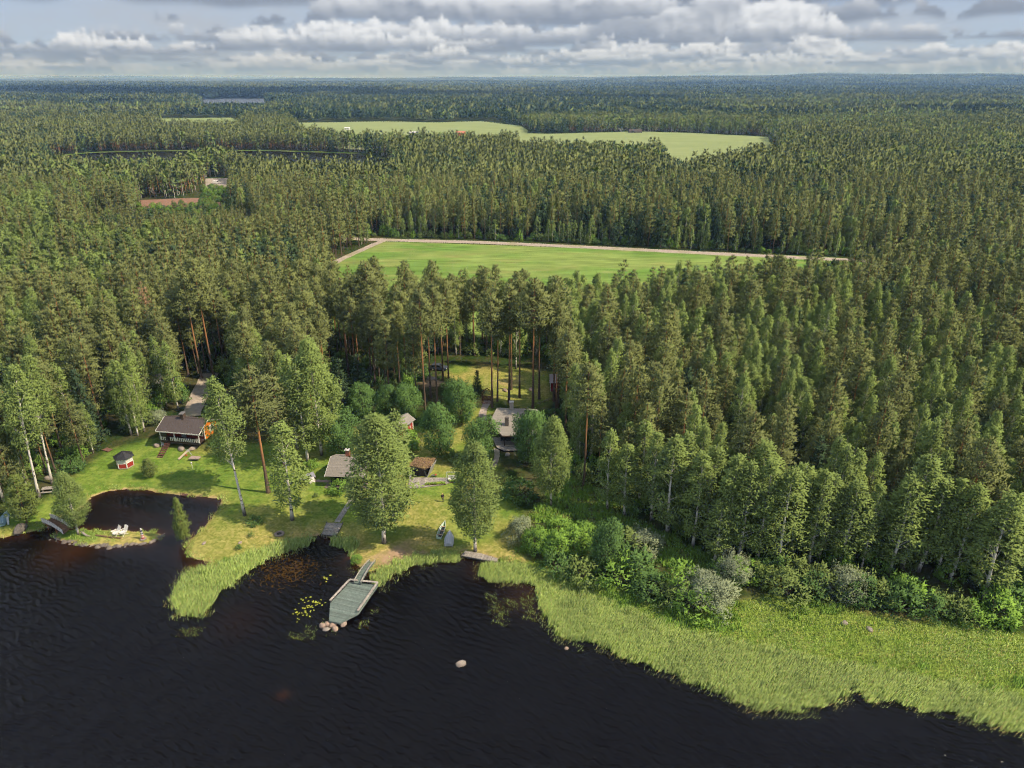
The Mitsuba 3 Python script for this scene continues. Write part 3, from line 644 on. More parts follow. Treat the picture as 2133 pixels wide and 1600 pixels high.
# waterside birches in front of the right stand
for i, (foot, h) in enumerate([((23.53, 101.44), 16.2), ((28.91, 94.12), 16.4), ((31.15, 89.69), 11.4), ((33.15, 91.35), 18.0), ((35.06, 90.46), 17.3), ((38.02, 95.14), 18.2),
                               ((37.66, 89.49), 17.8), ((40.50, 88.31), 17.7), ((43.70, 91.16), 16.3), ((45.47, 89.11), 16.4), ((47.40, 90.26), 15.3), ((49.92, 88.97), 15.3), ((16.52, 104.51), 15.1),
                               ((19.16, 102.62), 13.9), ((25.54, 97.64), 17.3), ((27.51, 99.55), 17.5), ((59.51, 88.45), 19.5), ((61.55, 87.73), 16.4), ((63.89, 86.83), 16.5), ((64.99, 85.31), 16.7),
                               ((67.72, 81.35), 17.7), ((70.69, 82.82), 16.3), ((74.91, 84.16), 19.2), ((56.83, 87.28), 16.4), ((22.17, 106.07), 15.9), ((31.49, 96.23), 16.8)]):
    ROW.append((foot, h, (0, 1.3 + 0.2 * (i % 3))))
ORDINAL = ['first', 'second', 'third', 'fourth', 'fifth', 'sixth', 'seventh', 'eighth', 'ninth', 'tenth', 'eleventh', 'twelfth', 'thirteenth']
ROW.sort(key=lambda q: q[0][0] / q[0][1])
for i, (foot, h, w) in enumerate(ROW):
    PLANTED.append(('birch_tree', 'birch_a', foot, h, w, f'{ORDINAL[min(i, len(ROW) - 1 - i)]} birch from the {"left" if i < 13 else "right"} in the white stemmed row above the shore shrubs'))

rng = np.random.default_rng(77)
BASE_H = dict(pine_a=20, pine_tall=24, pine_young=8, pine_dead=20, spruce_a=17, birch_a=17, birch_big=20, birch_airy=20, rowan_a=7, pine_b=19, birch_b=16, spruce_b=17)
taken = []
PLURAL = {'birch_tree': 'birches of the lakeside', 'pine_tree': 'pines of the cabin plots and stands', 'spruce_tree': 'dark spruces', 'garden_tree': 'round garden trees'}
CATEGORY = {'birch_tree': 'birch tree', 'pine_tree': 'pine tree', 'spruce_tree': 'spruce tree', 'garden_tree': 'tree'}
for i, (name, kind, (x, y), h, (lean, wide), label) in enumerate(PLANTED):
    key = numbered(name)
    s = h / BASE_H[kind]
    wide *= 0.70 if kind == 'rowan_a' else 1.0
    M = T().translate([x, y, float(ground(x, y)) - 0.05]).rotate([0, 1, 0], lean).scale([s * wide * (1 if s > .8 else 1.1), s * wide * (1 if s > .8 else 1.1), s]).rotate([0, 0, 1], float(rng.random() * 360))
    scene[key] = {'type': 'instance', 'to_world': M, 'source': {'type': 'ref', 'id': GROUPS[kind][i % len(GROUPS[kind])]}}
    tag(key, label, CATEGORY[name], PLURAL[name])
    taken.append((x, y))

# where nothing grows by itself
OPEN = shapely.union_all([Polygon(GARDEN).buffer(0), Polygon(FIELD).buffer(1.0), shapely.LineString(ROAD).buffer(5.2), shapely.LineString(SIDE).buffer(3.0), Polygon(FAR_FIELD).buffer(1), Polygon(WEST_FIELD).buffer(1),
                          Polygon(SMALL_FIELD).buffer(0), Polygon(POND).buffer(6), Polygon(FAR_LAKE).buffer(10), Polygon(CLEARING).buffer(0), Polygon(YARD).buffer(0), Polygon(SCRUB).buffer(0)])
shapely.prepare(OPEN)
BOG_P = Polygon(BOG).buffer(0)
SHADE_BANDS = [Polygon(p) for p in ([(-1601.52, 1859.19), (-5830.25, 6845.87), (-3340.71, 6994.96), (-1133.26, 3575.90), (-811.19, 3186.16), (-484.47, 1801.08), (-713.20, 1694.98)], [(-23.02, 1370.43), (-10.67, 2614.54), (420.50, 2872.46), (463.88, 1694.98), (343.04, 1307.53), (105.99, 1250.03)],  # far bands where dark spruce colour stands in for cloud shadow
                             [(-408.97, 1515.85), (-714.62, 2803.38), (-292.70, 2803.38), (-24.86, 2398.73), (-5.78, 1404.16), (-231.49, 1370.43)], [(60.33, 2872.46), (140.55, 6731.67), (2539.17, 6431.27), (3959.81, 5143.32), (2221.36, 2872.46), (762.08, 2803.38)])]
LIGHT = [Polygon(p) for p in ([(-266.74, 424.89), (-351.18, 568.64), (-221.31, 600.27), (-186.66, 483.60), (-170.92, 424.89)], [(8.82, 1023.62), (10.07, 1172.51), (174.15, 1172.51), (161.97, 1042.59)], [(161.97, 1042.59), (189.06, 1172.51), (353.76, 1125.84), (301.14, 954.02)], [(-174.39, 220.24), (-311.52, 416.38), (-291.97, 442.90), (-225.23, 358.33), (-154.86, 243.07), (-152.63, 215.14)])]


def in_view(x, y, margin=12.0, low=0.0):
    return (np.abs(x) < 0.725 * (y * math.cos(PITCH) + 70 * math.sin(PITCH)) + margin) & (y > low)


def sow(y0, y1, step, jitter, seed):
    r = np.random.default_rng(seed)
    w = 0.74 * (y1 + 40) + 15
    X, Y = np.meshgrid(np.arange(-w, w, step), np.arange(y0, y1, step))
    X, Y = (X + r.uniform(-jitter, jitter, X.shape)).ravel(), (Y + r.uniform(-jitter, jitter, Y.shape)).ravel()
    ok = in_view(X, Y) & (Y >= y0) & (Y < y1) & ~shapely.contains_xy(OPEN, X, Y)
    return X[ok], Y[ok], r


def stand(x, y, r):
    """The kind of tree that grows here: 0 pine, 1 birch, 2 spruce (also put in for cloud shade), 3 young light growth."""
    a = meshkit.fbm(np.stack([x / np.where(y > 1000, 420, 90), y / np.where(y > 1000, 300, 120), x * 0], -1), 3, 31) + 0.22 * (meshkit.fbm(np.stack([x / 600, y / 900, x * 0], -1), 2, 33) - 0.5)
    u = r.random(len(x))
    birch, spruce = np.where(a > 0.58, 0.66, np.where(a > 0.50, 0.28, 0.10)), np.where(a < 0.36, 0.45, 0.06)
    away, other = y > 1150, meshkit.fbm(np.stack([x / 380, y / 260, x * 0 + 4], -1), 3, 35)
    spruce = np.where(away, np.where(a < 0.47, 0.90, 0.05), spruce)
    birch = np.where(away, np.where(a > 0.57, 0.85, 0.03), birch)
    for p in SHADE_BANDS:
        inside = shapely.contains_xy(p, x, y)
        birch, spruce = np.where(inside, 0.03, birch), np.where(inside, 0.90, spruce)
    for p in LIGHT:
        inside = shapely.contains_xy(p, x, y)
        birch, spruce = np.where(inside, 0.78, birch), np.where(inside, 0.02, spruce)
    k = np.where(u < birch, 1, np.where(u < birch + spruce, 2, 0))
    return np.where(shapely.contains_xy(BOG_P, x, y) | (away & (other > 0.66)), 3, k)


LOW = Polygon([(-214.61, 360.87), (-132.48, 368.70), (-102.52, 290.62), (-171.35, 282.25)])


def edge(p, x, y, width):
    g = shapely.points(x, y)
    return shapely.distance(g, p) < width


# --- near stands: every stem with trunk and crown
X, Y, r = sow(70, 200, 3.6, 1.5, 501)
ok = (r.random(len(X)) < 0.80 + 0.8 * (meshkit.fbm(np.c_[X / 16, Y / 16, X * 0], 2, 91) - 0.35)) & (bank(X, Y) > 2.5) & (cKDTree(np.array(taken)).query(np.c_[X, Y])[0] > 2.2)
X, Y = X[ok], Y[ok]
kind = stand(X, Y, r)
front = (X > 12) & edge(Polygon(GARDEN), X, Y, 9.0)
kind = np.where(front & (r.random(len(X)) < 0.75), 1, kind)
west = (X < -50) & (Y < 175)
kind = np.where(west & (r.random(len(X)) < 0.35), 1, kind)
tall = (X < 12) & (X > -75) & (Y < 185)
Z = ground(X, Y)
order = np.argsort(np.hypot(X, Y) + np.where(in_view(X, Y, 0), 0, 500))
GARDEN_P = Polygon(GARDEN).buffer(0)
count = {0: sum(n == 'pine_tree' for n, *_ in PLANTED), 1: sum(n == 'birch_tree' for n, *_ in PLANTED), 2: 3}
WORD, MASS = ['pine_tree', 'birch_tree', 'spruce_tree'], ['pine_forest', 'birch_wood', 'spruce_wood']
for q in order:
    x, y, z, k = X[q], Y[q], Z[q], int(kind[q])
    if k == 3:
        k = 1
    g = ('pine_tall' if tall[q] and r.random() < 0.75 else 'pine_a', 'birch_a', 'spruce_a')[k]
    s = (0.72 + 0.40 * r.random()) if k == 0 else (0.70 + 0.40 * r.random())
    s *= 0.96 if x > 10 and k == 0 else 1
    s = min(s, 0.92) if g == 'pine_tall' else s
    single = in_view(x, y, -2) and count[k] < 300
    if single:
        count[k] += 1
        key = numbered(WORD[k])
        side = 'left' if x < -45 else 'middle' if x < 8 else 'right'
        what = ('olive green pine', 'fresh green birch', 'dark pointed spruce')[k]
        where = {'left': 'of the left wood behind the cabins', 'middle': 'of the tall wood before the hay field', 'right': 'of the dense right hand stand'}[side]
        depth = float(shapely.distance(GARDEN_P, shapely.Point(x, y)))
        row = 'at the very edge' if depth < 3.5 else 'in the second rank' if depth < 8 else 'a little way inside' if depth < 16 else 'in the middle' if depth < 35 else 'far inside'
        where = f'{row} {where}'
        tag(key, f'{what} {where}', CATEGORY[WORD[k]], f'{("pines", "birches", "spruces")[k]} {where}')
    else:
        key = f'{MASS[k]}__{NUM.setdefault(MASS[k], 0):05d}'
        NUM[MASS[k]] += 1
    place(key, GROUPS[g][int(r.integers(len(GROUPS[g])))], x, y, z - 0.1, s * (0.92 + 0.2 * r.random()), r.random() * 360, 0.92 + 0.18 * r.random())

# --- middle distance stems
X, Y, r = sow(200, 430, 3.6, 1.5, 502)
kind = stand(X, Y, r)
low = shapely.contains_xy(LOW, X, Y)
roadside = edge(shapely.LineString(ROAD), X, Y, 13) & (Y > 280)
kind = np.where(roadside & (r.random(len(X)) < 0.45), 1, kind)
for x, y, k, rs, lo in zip(X, Y, kind, roadside, low):
    k = 1 if k == 3 else int(k)
    g = ('pine_b', 'birch_b', 'spruce_b')[k]
    key = f'{MASS[k]}__{NUM.setdefault(MASS[k], 0):05d}'
    NUM[MASS[k]] += 1
    place(key, GROUPS[g][int(r.integers(len(GROUPS[g])))], x, y, FLAT - 0.1, (0.68 + 0.42 * r.random()) * (0.65 if rs and k == 1 else 1) * (0.58 if lo else 1) * (0.90 if x > 55 and y < 300 else 1), r.random() * 360, 0.92 + 0.18 * r.random())
for m, l in zip(MASS, ('dense olive green pine forest stretching back from the plots', 'light green birches mixed into the pine forest', 'dark spruces mixed into the pine forest')):
    tag(m, l, 'forest', kind='stuff')


# --- farther: plots of forest that share a handful of patterns
def patch(seed, size, n, mixk, detail, h=(0.8, 1.1)):
    r = np.random.default_rng(seed)
    m = int(math.ceil(math.sqrt(n)))
    gx_, gy_ = np.meshgrid((np.arange(m) + 0.5) / m - 0.5, (np.arange(m) + 0.5) / m - 0.5)
    xs, ys = (gx_.ravel() + r.uniform(-.42, .42, m * m) / m)[:n] * size, (gy_.ravel() + r.uniform(-.42, .42, m * m) / m)[:n] * size
    crowns, stems = [], []
    for i, (x, y) in enumerate(zip(xs, ys)):
        k = int(r.choice(4, p=mixk))
        s = r.uniform(*h)
        H = (19, 16, 18, 7)[k] * s
        colour = (PINE, BIRCH, SPRUCE, YOUNG)[k]
        if detail == 2:
            w, per, kk, L, W = 6, 3, 3, 1.75, 1.1
            if k == 1:
                (v, nn, uv), st = broadleaf(seed * 50 + i, H, 0.25, 2.1 * s, 12, 3, 1.9, 1.3, BIRCH, 2)
                stems.append(pole([[x, y, 0], [x, y, H * .8]], [.17, .05], 1, 3))
            else:
                (v, nn, uv), st = conifer(seed * 50 + i, H, (0.42, 0, 0.08, 0.1)[k], (2.2, 0, 2.3, 1.7)[k] * s, w, per, kk, L * (0.7 if k == 3 else 1), W, colour, 2, shape='spruce' if k == 2 else 'pine', limbs=False)
                if k == 0:
                    stems.append(pole([[x, y, 0], [x, y, H * .6]], [.16, .1], 0, 3))
        else:
            # far: a few ragged facets
            n3 = 6 if detail == 3 else 4
            a, t = r.random(n3) * 2 * np.pi, (np.arange(n3) + r.random(n3)) / n3
            R = (2.3, 2.4, 2.4, 2.0)[k] * s * (1.15 if detail == 3 else 1.7)
            prof = (1 - t) ** (0.6 if k != 2 else 0.9) + 0.15
            o = np.c_[np.cos(a), np.sin(a), 0.15 + 0.3 * t]
            c = np.c_[np.cos(a) * R * 0.45 * prof, np.sin(a) * R * 0.45 * prof, H * (0.30 + 0.62 * t)]
            v, nn, uv = blades(r, c, o, 1, 0.3, 0.3, H * 0.26, R * 1.25, 0.9, colour, np.clip(r.normal(0.45, 0.25), 0, 1), 0.3, 0.0, -0.05)
        crowns.append((v + [x, y, 0], nn, uv))
    return crowns, stems


def plots(name, detail, size, n, count, seed):
    MIX = {'P': (0.84, 0.09, 0.07, 0), 'B': (0.25, 0.68, 0.05, 0.02), 'S': (0.15, 0.04, 0.81, 0), 'Y': (0.10, 0.15, 0.0, 0.75)}
    for t, p in MIX.items():
        GROUPS[name + t] = []
        for i in range(count):
            crowns, stems = patch(seed + 17 * i + 1000 * ord(t), size, n, p, detail, (0.75, 1.12) if detail < 4 else (0.9, 1.5))
            key = f'{name}_{t}_source_{i}'.lower()
            scene[key] = {'type': 'shapegroup', 'crown': leafy(crowns), **({'trunk': woody(stems)} if stems else {})}
            GROUPS[name + t].append(key)


plots('plot', 2, 10, 8, 5, 1)
plots('block', 3, 36, 50, 4, 2)
plots('tract', 4, 200, 190, 3, 3)
for name, y0, y1, step in (('plot', 430, 1250, 10.0), ('block', 1250, 3600, 36.0), ('tract', 3600, 11000, 200.0)):
    X, Y, r = sow(y0, y1, step, step * 0.06, {'plot': 601, 'block': 602, 'tract': 603}[name])
    far_gap = shapely.distance(OPEN, shapely.points(X, Y))
    ok = far_gap > {'plot': 3.0, 'block': 12.0, 'tract': 60.0}[name]
    X, Y = X[ok], Y[ok]
    # one kind per plot, in stands
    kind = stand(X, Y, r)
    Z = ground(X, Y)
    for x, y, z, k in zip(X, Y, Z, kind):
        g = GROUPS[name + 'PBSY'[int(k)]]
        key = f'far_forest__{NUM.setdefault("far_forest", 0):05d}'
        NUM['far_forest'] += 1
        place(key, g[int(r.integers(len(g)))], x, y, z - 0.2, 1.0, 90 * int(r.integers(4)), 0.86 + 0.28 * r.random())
tag('far_forest', 'endless mixed forest reaching to the horizon', 'forest', kind='stuff')

# the last kilometres: the closed canopy of the forest itself, draped over the low hills
fx, fy, ff = grid(np.linspace(-30000, 30000, 420), 9500 * (40000 / 9500) ** np.linspace(0, 1, 300))
fz = ground(fx, fy) + 9 + 16 * meshkit.fbm(np.c_[fx / 1100, fy / 900, fx * 0], 3, 71)
vis = (np.abs(fx) < 0.78 * fy + 600)
ff = ff[vis[ff].all(1)]
scene['distant_forest'] = mikit.ply((np.c_[fx, fy, fz], ff), 'canopy_far', smooth=True)
tag('distant_forest', 'blue distant forest on the low hills of the horizon', 'forest', kind='stuff')

# the fair weather clouds over the far woods, whose shadows lie on the forest between the sunny stretches
scene['cloud_white'] = matte((0.85, 0.85, 0.86))
lumps = []
r = np.random.default_rng(404)
for cx, cy, w, d_ in ((-1500, 3500, 1500, 900), (-300, 2900, 700, 420), (-3300, 4300, 1300, 900), (380, 2350, 420, 200), (1500, 6600, 1600, 900), (3600, 6000, 1500, 800), (5600, 7000, 1500, 1000), (-1200, 8800, 1600, 700), (900, 1480, 260, 90), (-900, 1900, 300, 110)):
    cx, cy = cx + 1100 * SUN[0] / SUN[2], cy + 1100 * SUN[1] / SUN[2]
    for _ in range(int(10 + w / 60)):
        a, q = r.random() * 2 * np.pi, r.random() ** 0.6
        s_ = r.uniform(.20, .42) * min(w, d_ * 1.3) * (1.1 - .6 * q)
        b = trimesh.creation.icosphere(2, radius=1)
        v = b.vertices * (0.75 + 0.5 * meshkit.fbm(b.vertices * 1.7 + r.random() * 50, 3, 3))[:, None] * [s_, s_, s_ * .7] + [cx + np.cos(a) * q * w * .8, cy + np.sin(a) * q * d_ * .8, 1120 + s_ * .3]
        v[:, 2] = np.maximum(v[:, 2], 1100 + r.random() * 8)
        lumps.append((v, b.faces))
off = np.cumsum([0] + [len(v) for v, _ in lumps])
scene['cumulus_clouds'] = mikit.ply((np.vstack([v for v, _ in lumps]), np.vstack([f + o for (_, f), o in zip(lumps, off)])), 'cloud_white', smooth=True)
tag('cumulus_clouds', 'fair weather cumulus clouds above the far forest', 'clouds', kind='stuff')


# ---------------------------------------------------------------- reeds, meadow grass, shrubs
def tuft_patch(seed, size, n, height, width, kinds_, lean, tone=0.5):
    r = np.random.default_rng(seed)
    b = np.c_[r.uniform(-.5, .5, (n, 2)) * size * 1.15, np.full(n, -0.25)]
    h = height * r.uniform(0.6, 1.15, n)
    top = b + np.c_[lean[0] * h + r.normal(0, 0.14, n) * h, lean[1] * h + r.normal(0, 0.14, n) * h, h]
    a = r.random(n) * np.pi
    s = np.c_[np.cos(a), np.sin(a), np.zeros(n)] * (width * r.uniform(0.7, 1.4, n))[:, None]
    v = np.stack([b - s / 2, b + s / 2, top], 1).reshape(-1, 3)
    nn = np.c_[r.normal(0, 0.75, (n, 2)), np.full(n, 0.9)]
    nn /= np.linalg.norm(nn, axis=1, keepdims=True)
    k = r.choice(len(kinds_), n, p=[p for _, p in kinds_])
    code = np.array([c for c, _ in kinds_], float)[k]
    t = np.clip(tone + r.normal(0, 0.28, n), 0, 1)
    return v, np.repeat(nn, 3, 0), np.c_[np.repeat(t, 3), np.repeat(code, 3)]


def cover(name, outline, variants, step, label, category, seed, zfn, thin=1.0, mixfn=None):
    """Fills an outline with patches of grass or reed, as one uncountable mass."""
    r = np.random.default_rng(seed)
    g = Polygon(outline).buffer(0)
    x0, y0, x1, y1 = g.bounds
    X, Y = np.meshgrid(np.arange(x0, x1, step), np.arange(y0, y1, step))
    X, Y = X.ravel() + r.uniform(-.2, .2, X.size) * step, Y.ravel() + r.uniform(-.2, .2, X.size) * step
    ok = shapely.contains_xy(g, X, Y) & in_view(X, Y, 6) & (r.random(len(X)) < thin)
    X, Y = X[ok], Y[ok]
    Z = zfn(X, Y)
    m = mixfn(X, Y, r) if mixfn else np.zeros(len(X), int)
    for x, y, z, k in zip(X, Y, Z, m):
        key = f'{name}__{NUM.setdefault(name, 0):05d}'
        NUM[name] += 1
        g_ = variants[int(k)]
        place(key, g_[int(r.integers(len(g_)))], x, y, z, 0.85 + 0.3 * r.random(), 0 if 'reed' in name else r.integers(4) * 90, 0.8 + 0.4 * r.random())
    tag(name, label, category, kind='stuff')


def grass_kind(name, count, *a):
    GROUPS[name] = []
    for i in range(count):
        key = f'{name}_source_{i}'
        scene[key] = {'type': 'shapegroup', 'blades': leafy(tuft_patch(900 + i + 31 * len(GROUPS), *a))}
        GROUPS[name].append(key)


grass_kind('reed_tuft', 4, 1.0, 84, 1.15, 0.13, ((REED, 0.72), (SEDGE, 0.22), (DRY, 0.06)), (0.22, -0.10))
grass_kind('thin_reed', 3, 1.2, 12, 1.0, 0.10, ((REED, 0.6), (DRY, 0.25), (SEDGE, 0.15)), (0.25, -0.10))
grass_kind('sedge_tuft', 3, 1.3, 90, 0.62, 0.13, ((SEDGE, 0.94), (DRY, 0.06)), (0.15, -0.05))
grass_kind('olive_tuft', 3, 1.3, 90, 0.58, 0.13, ((SEDGE, 0.50), (DRY, 0.12), (REED, 0.38)), (0.15, -0.05))
grass_kind('lush_tuft', 3, 1.3, 100, 0.95, 0.17, ((LUSH, 0.9), (SEDGE, 0.1)), (0.1, 0.0))
grass_kind('weed_tuft', 3, 1.4, 80, 0.55, 0.07, ((WEED, 0.5), (SEDGE, 0.3), (REED, 0.2)), (0.5, -0.1), 0.3)
water_level = lambda x, y: np.maximum(ground(x, y), -0.05)
for part in ('LEFT', 'MID', 'POINT', 'RIGHT'):
    cover('reed_bed', globals()['REEDS_' + part], [GROUPS['reed_tuft']], 0.72, 'pale green reeds standing in the shallow water along the shore', 'reeds', ord(part[0]), water_level)

for part in ('LEFT', 'POINT', 'RIGHT'):   # the bed thins out into open water
    fringe = Polygon(globals()['REEDS_' + part]).buffer(1.1).difference(Polygon(globals()['REEDS_' + part])).difference(LAND)
    for p in getattr(fringe, 'geoms', [fringe]):
        if p.area > 1:
            cover('reed_bed', p.exterior.coords, [GROUPS['thin_reed']], 0.85, 'pale green reeds standing in the shallow water along the shore', 'reeds', 40, water_level, 0.55)


def meadow_mix(x, y, r):
    n = meshkit.fbm(np.stack([x / 9, y / 6, x * 0], -1), 3, 55) + r.normal(0, 0.04, len(x)) + 0.004 * (x - 25)
    return np.where(n > 0.60, 1, np.where(n < 0.42, 2, 0))


cover('meadow_grass', MEADOW, [GROUPS['sedge_tuft'], GROUPS['olive_tuft'], GROUPS['lush_tuft']], 0.95, 'bright green sedge meadow between the reeds and the shrubs', 'grass', 8, ground, 1.0, meadow_mix)
cover('tall_grass', [(10.23, 115.78), (21.80, 103.77), (21.38, 101.14), (28.63, 93.89), (34.96, 89.33), (38.58, 86.87), (30.57, 83.88), (20.04, 92.88), (9.95, 100.16), (2.73, 101.69), (3.64, 105.12)], [GROUPS['lush_tuft'], GROUPS['sedge_tuft']], 1.0, 'tall fresh grass between the lawn and the waterside thicket', 'grass', 9, ground, 0.9, lambda x, y, r: (r.random(len(x)) < .35).astype(int))
for i, o in enumerate(([((-4.00, 83.88)), ((-0.46, 84.42)), ((3.10, 84.74)), ((4.23, 80.79)), ((5.24, 77.40)), ((0.91, 78.83)), ((-3.12, 77.87))], [((-31.12, 75.09)), ((-28.34, 76.93)), ((-26.61, 80.79)), ((-24.56, 77.87)), ((-23.02, 76.93)), ((-26.43, 74.64))], [((-46.54, 76.00)), ((-43.52, 78.34)), ((-41.99, 77.87)), ((-43.71, 75.54))], [((-21.74, 75.54)), ((-19.30, 82.32)), ((-18.48, 81.60)), ((-20.28, 76.46))], [((-30.08, 73.76)), ((-27.32, 75.54)), ((-28.67, 73.32))], [((-26.34, 90.61)), ((-25.29, 92.79)), ((-23.60, 90.02)), ((-24.61, 87.71))])):
    cover('water_weeds', o, [GROUPS['weed_tuft']], 1.05, 'thin brownish sedge and weeds growing out of the shallow water', 'water plants', 20 + i, lambda x, y: x * 0 - 0.06, 0.42)
cover('shore_grass', [(-5.04, 92.05), (-1.64, 92.73), (1.06, 97.23), (2.57, 93.58), (-0.49, 90.85)], [GROUPS['sedge_tuft'], GROUPS['lush_tuft']], 1.0, 'rough grass by the old wooden jetty', 'grass', 31, ground, 0.8, lambda x, y, r: (r.random(len(x)) < .4).astype(int))
cover('island_grass', ISLE_L, [GROUPS['olive_tuft'], GROUPS['olive_tuft']], 0.8, 'short rough grass along the rim of the islet', 'grass', 32, ground, 0.25)

bank_line = shapely.LineString(SHORE_L[(SHORE_L[:, 0] > -95) & (SHORE_L[:, 0] < -8)]).buffer(0.9).intersection(LAND)
for p in getattr(bank_line, 'geoms', [bank_line]):
    if p.area > 2:
        cover('bank_grass', p.exterior.coords, [GROUPS['olive_tuft'], GROUPS['thin_reed']], 0.8, 'uneven grass tufts along the edge of the bank', 'grass', 33, ground, 0.42, lambda x, y, r: (r.random(len(x)) < .5).astype(int))
SHRUBS = [  # (kinds, foot, height, width factor, label)
    ('bush_willow', (27.94, 81.20), 4.9, 1.3, 'big silvery grey willow bush at the edge of the meadow'),
    ('bush_willow', (1.22, 96.98), 3.8, 1.0, 'grey willow bush alone on the lawn end beside the dense birch'),
    ('bush_green', (24.76, 83.05), 4.6, 1.2, 'tall olive green bush left of the big silvery one'),
    ('bush_willow', (32.69, 86.46), 4.5, 1.0, 'silvery willow behind the right side of the big willow bush'),
    ('bush_green', (40.02, 82.72), 4.2, 1.3, 'dark green bush under the white stemmed birches'),
    ('bush_willow', (48.38, 82.71), 4.8, 1.0, 'tallest silvery willow in the middle of the right shrub belt'),
    ('bush_green', (54.59, 79.74), 3.6, 1.3, 'leafy dark bush in the right part of the shrub belt'),
    ('bush_green', (23.19, 82.14), 3.4, 1.4, 'dark green bush left of the big silvery willow'),
    ('bush_green', (25.55, 80.35), 3.6, 1.5, 'round light green bush just below the big silvery willow'),
    ('bush_green', (19.89, 83.19), 3.4, 1.4, 'green bush on the meadow edge below the round light tree'),
    ('bush_lime', (4.12, 94.08), 4.5, 1.2, 'tall lime green bush at the left end of the thicket'),
    ('bush_lime', (7.09, 92.24), 4.8, 1.2, 'lime green bush second in the thicket from the lawn'),
    ('bush_lime', (9.81, 93.26), 4.6, 1.2, 'lime green bush in the middle of the thicket'),
    ('bush_lime', (11.56, 95.65), 4.0, 1.3, 'lime green bush behind the round light tree'),
    ('bush_lime', (7.36, 97.01), 4.2, 1.2, 'lime green bush at the back of the thicket near the grey willow'),
    ('bush_green', (6.87, 88.37), 3.6, 1.2, 'olive green bush standing at the reed edge below the thicket'),
    ('bush_green', (10.52, 86.60), 3.8, 1.3, 'dark bush at the reed edge under the round light tree'),
    ('bush_green', (15.98, 85.34), 4.2, 1.3, 'green bush right of the round light tree'),
    ('bush_green', (18.43, 87.33), 4.6, 1.3, 'green bush behind the meadow edge, right of the thicket'),
    ('bush_green', (17.77, 92.91), 4.0, 1.4, 'dark green bush in the shade behind the thicket'),
    ('bush_willow', (20.80, 92.87), 4.0, 1.2, 'grey green willow in the shade behind the thicket'),
    ('bush_green', (1.16, 108.75), 3.4, 1.6, 'dark green bush on the bank right of the stepping stones'),
    ('bush_green', (-1.46, 113.49), 1.6, 1.2, 'low dark bush near the garden path below the lodge'),
    ('bush_round', (-30.97, 111.48), 2.2, 1.9, 'bright yellow green bush in front of the sauna cabin'),
    ('bush_round', (-38.60, 119.00), 1.8, 1.3, 'small lime bush left of the sauna roof'),
    ('bush_green', (-35.14, 109.23), 0.9, 0.9, 'tiny round bush on the lawn below the sauna cabin'),
    ('bush_green', (-21.36, 128.09), 3.0, 1.2, 'dark bush right under the small red shed'),
    ('bush_lime', (-19.83, 125.24), 2.4, 1.2, 'light bush between the small red shed and the turf roofed hut'),
    ('bush_green', (-10.90, 121.23), 2.0, 1.7, 'low dark bush on the bank right of the turf roofed hut'),
    ('bush_green', (-12.95, 123.46), 1.5, 1.8, 'grassy light bush on the bank behind the wooden terrace'),
    ('bush_green', (-43.90, 94.28), 0.9, 1.0, 'tiny dark bush on the peninsula, nearer the pond'),
    ('bush_green', (-43.02, 97.64), 1.0, 0.9, 'tiny light bush on the peninsula by the fire ring'),
    ('bush_green', (-44.70, 91.16), 0.9, 1.0, 'tiny bush low on the peninsula by the reeds'),
    ('bush_green', (-43.63, 101.23), 1.2, 2.0, 'low dark shrub under the bare stemmed birch'),
    ('bush_lime', (-24.48, 91.46), 1.6, 1.3, 'yellow flowered iris clump left of the dock gangway'),
    ('bush_willow', (-76.61, 138.12), 3.0, 1.1, 'grey green bush left of the orange cabin'),
    ('bush_green', (-59.26, 126.57), 2.2, 1.5, 'dark bush right of the cabin porch'),
    ('bush_green', (-87.34, 125.65), 3.0, 1.6, 'green bush at the wood edge left of the red gazebo'),
    ('bush_green', (5.54, 137.40), 2.2, 1.6, 'bush on the bank behind the lodge'),
    ('bush_green', (8.76, 139.68), 2.0, 1.8, 'low bush right behind the lodge roof'),
]
for i, (kind, (x, y), h, wide, label) in enumerate(SHRUBS):
    key = numbered('shrub')
    base = {'bush_willow': 3.0, 'bush_green': 2.0, 'bush_lime': 3.2, 'bush_round': 2.0}[kind]
    s = h / base
    place(key, GROUPS[kind][0 if kind == 'bush_round' else i % len(GROUPS[kind])], x, y, float(ground(x, y)) - 0.05, s * wide * 0.85, rng.random() * 360, 1 / (wide * 0.85))
    tag(key, label, 'shrub', 'shrubs of the shore and the garden')

# more of the shrub belt along the foot of the right stand, and the undergrowth inside the woods
r = np.random.default_rng(91)
belt = densify([(30.98, 85.43), (35.25, 85.38), (41.35, 84.51), (47.89, 83.20), (52.09, 81.68), (56.51, 79.52), (61.56, 77.70), (66.55, 77.18), (70.86, 76.69)], 1.3)
for i, (x, y) in enumerate(belt):
    x, y = x + r.normal(0, 0.5), y + r.normal(0.9, 1.1)
    key = numbered('shrub')
    g = GROUPS['bush_willow'] if r.random() < 0.04 else GROUPS['bush_green']
    h = r.uniform(2.0, 4.2)
    place(key, g[int(r.integers(len(g)))], x, y, float(ground(x, y)) - 0.05, h / (3.0 if g is GROUPS['bush_willow'] else 2.0) * 1.0, r.random() * 360, 1.0)
    tag(key, f'{"leafy green" if g is GROUPS["bush_green"] else "grey green"} bush in the {("left", "middle", "right")[min(2, 3 * i // len(belt))]} third of the shrub belt below the right hand birches', 'shrub', f'bushes of the right hand shrub belt, {("left", "middle", "right")[min(2, 3 * i // len(belt))]} third')
X, Y, r = sow(75, 205, 4.2, 2.0, 801)
ok = bank(X, Y) > 2
near_edge = edge(Polygon(GARDEN), X, Y, 14)
ok &= r.random(len(X)) < np.where(near_edge, 0.95, 0.40)
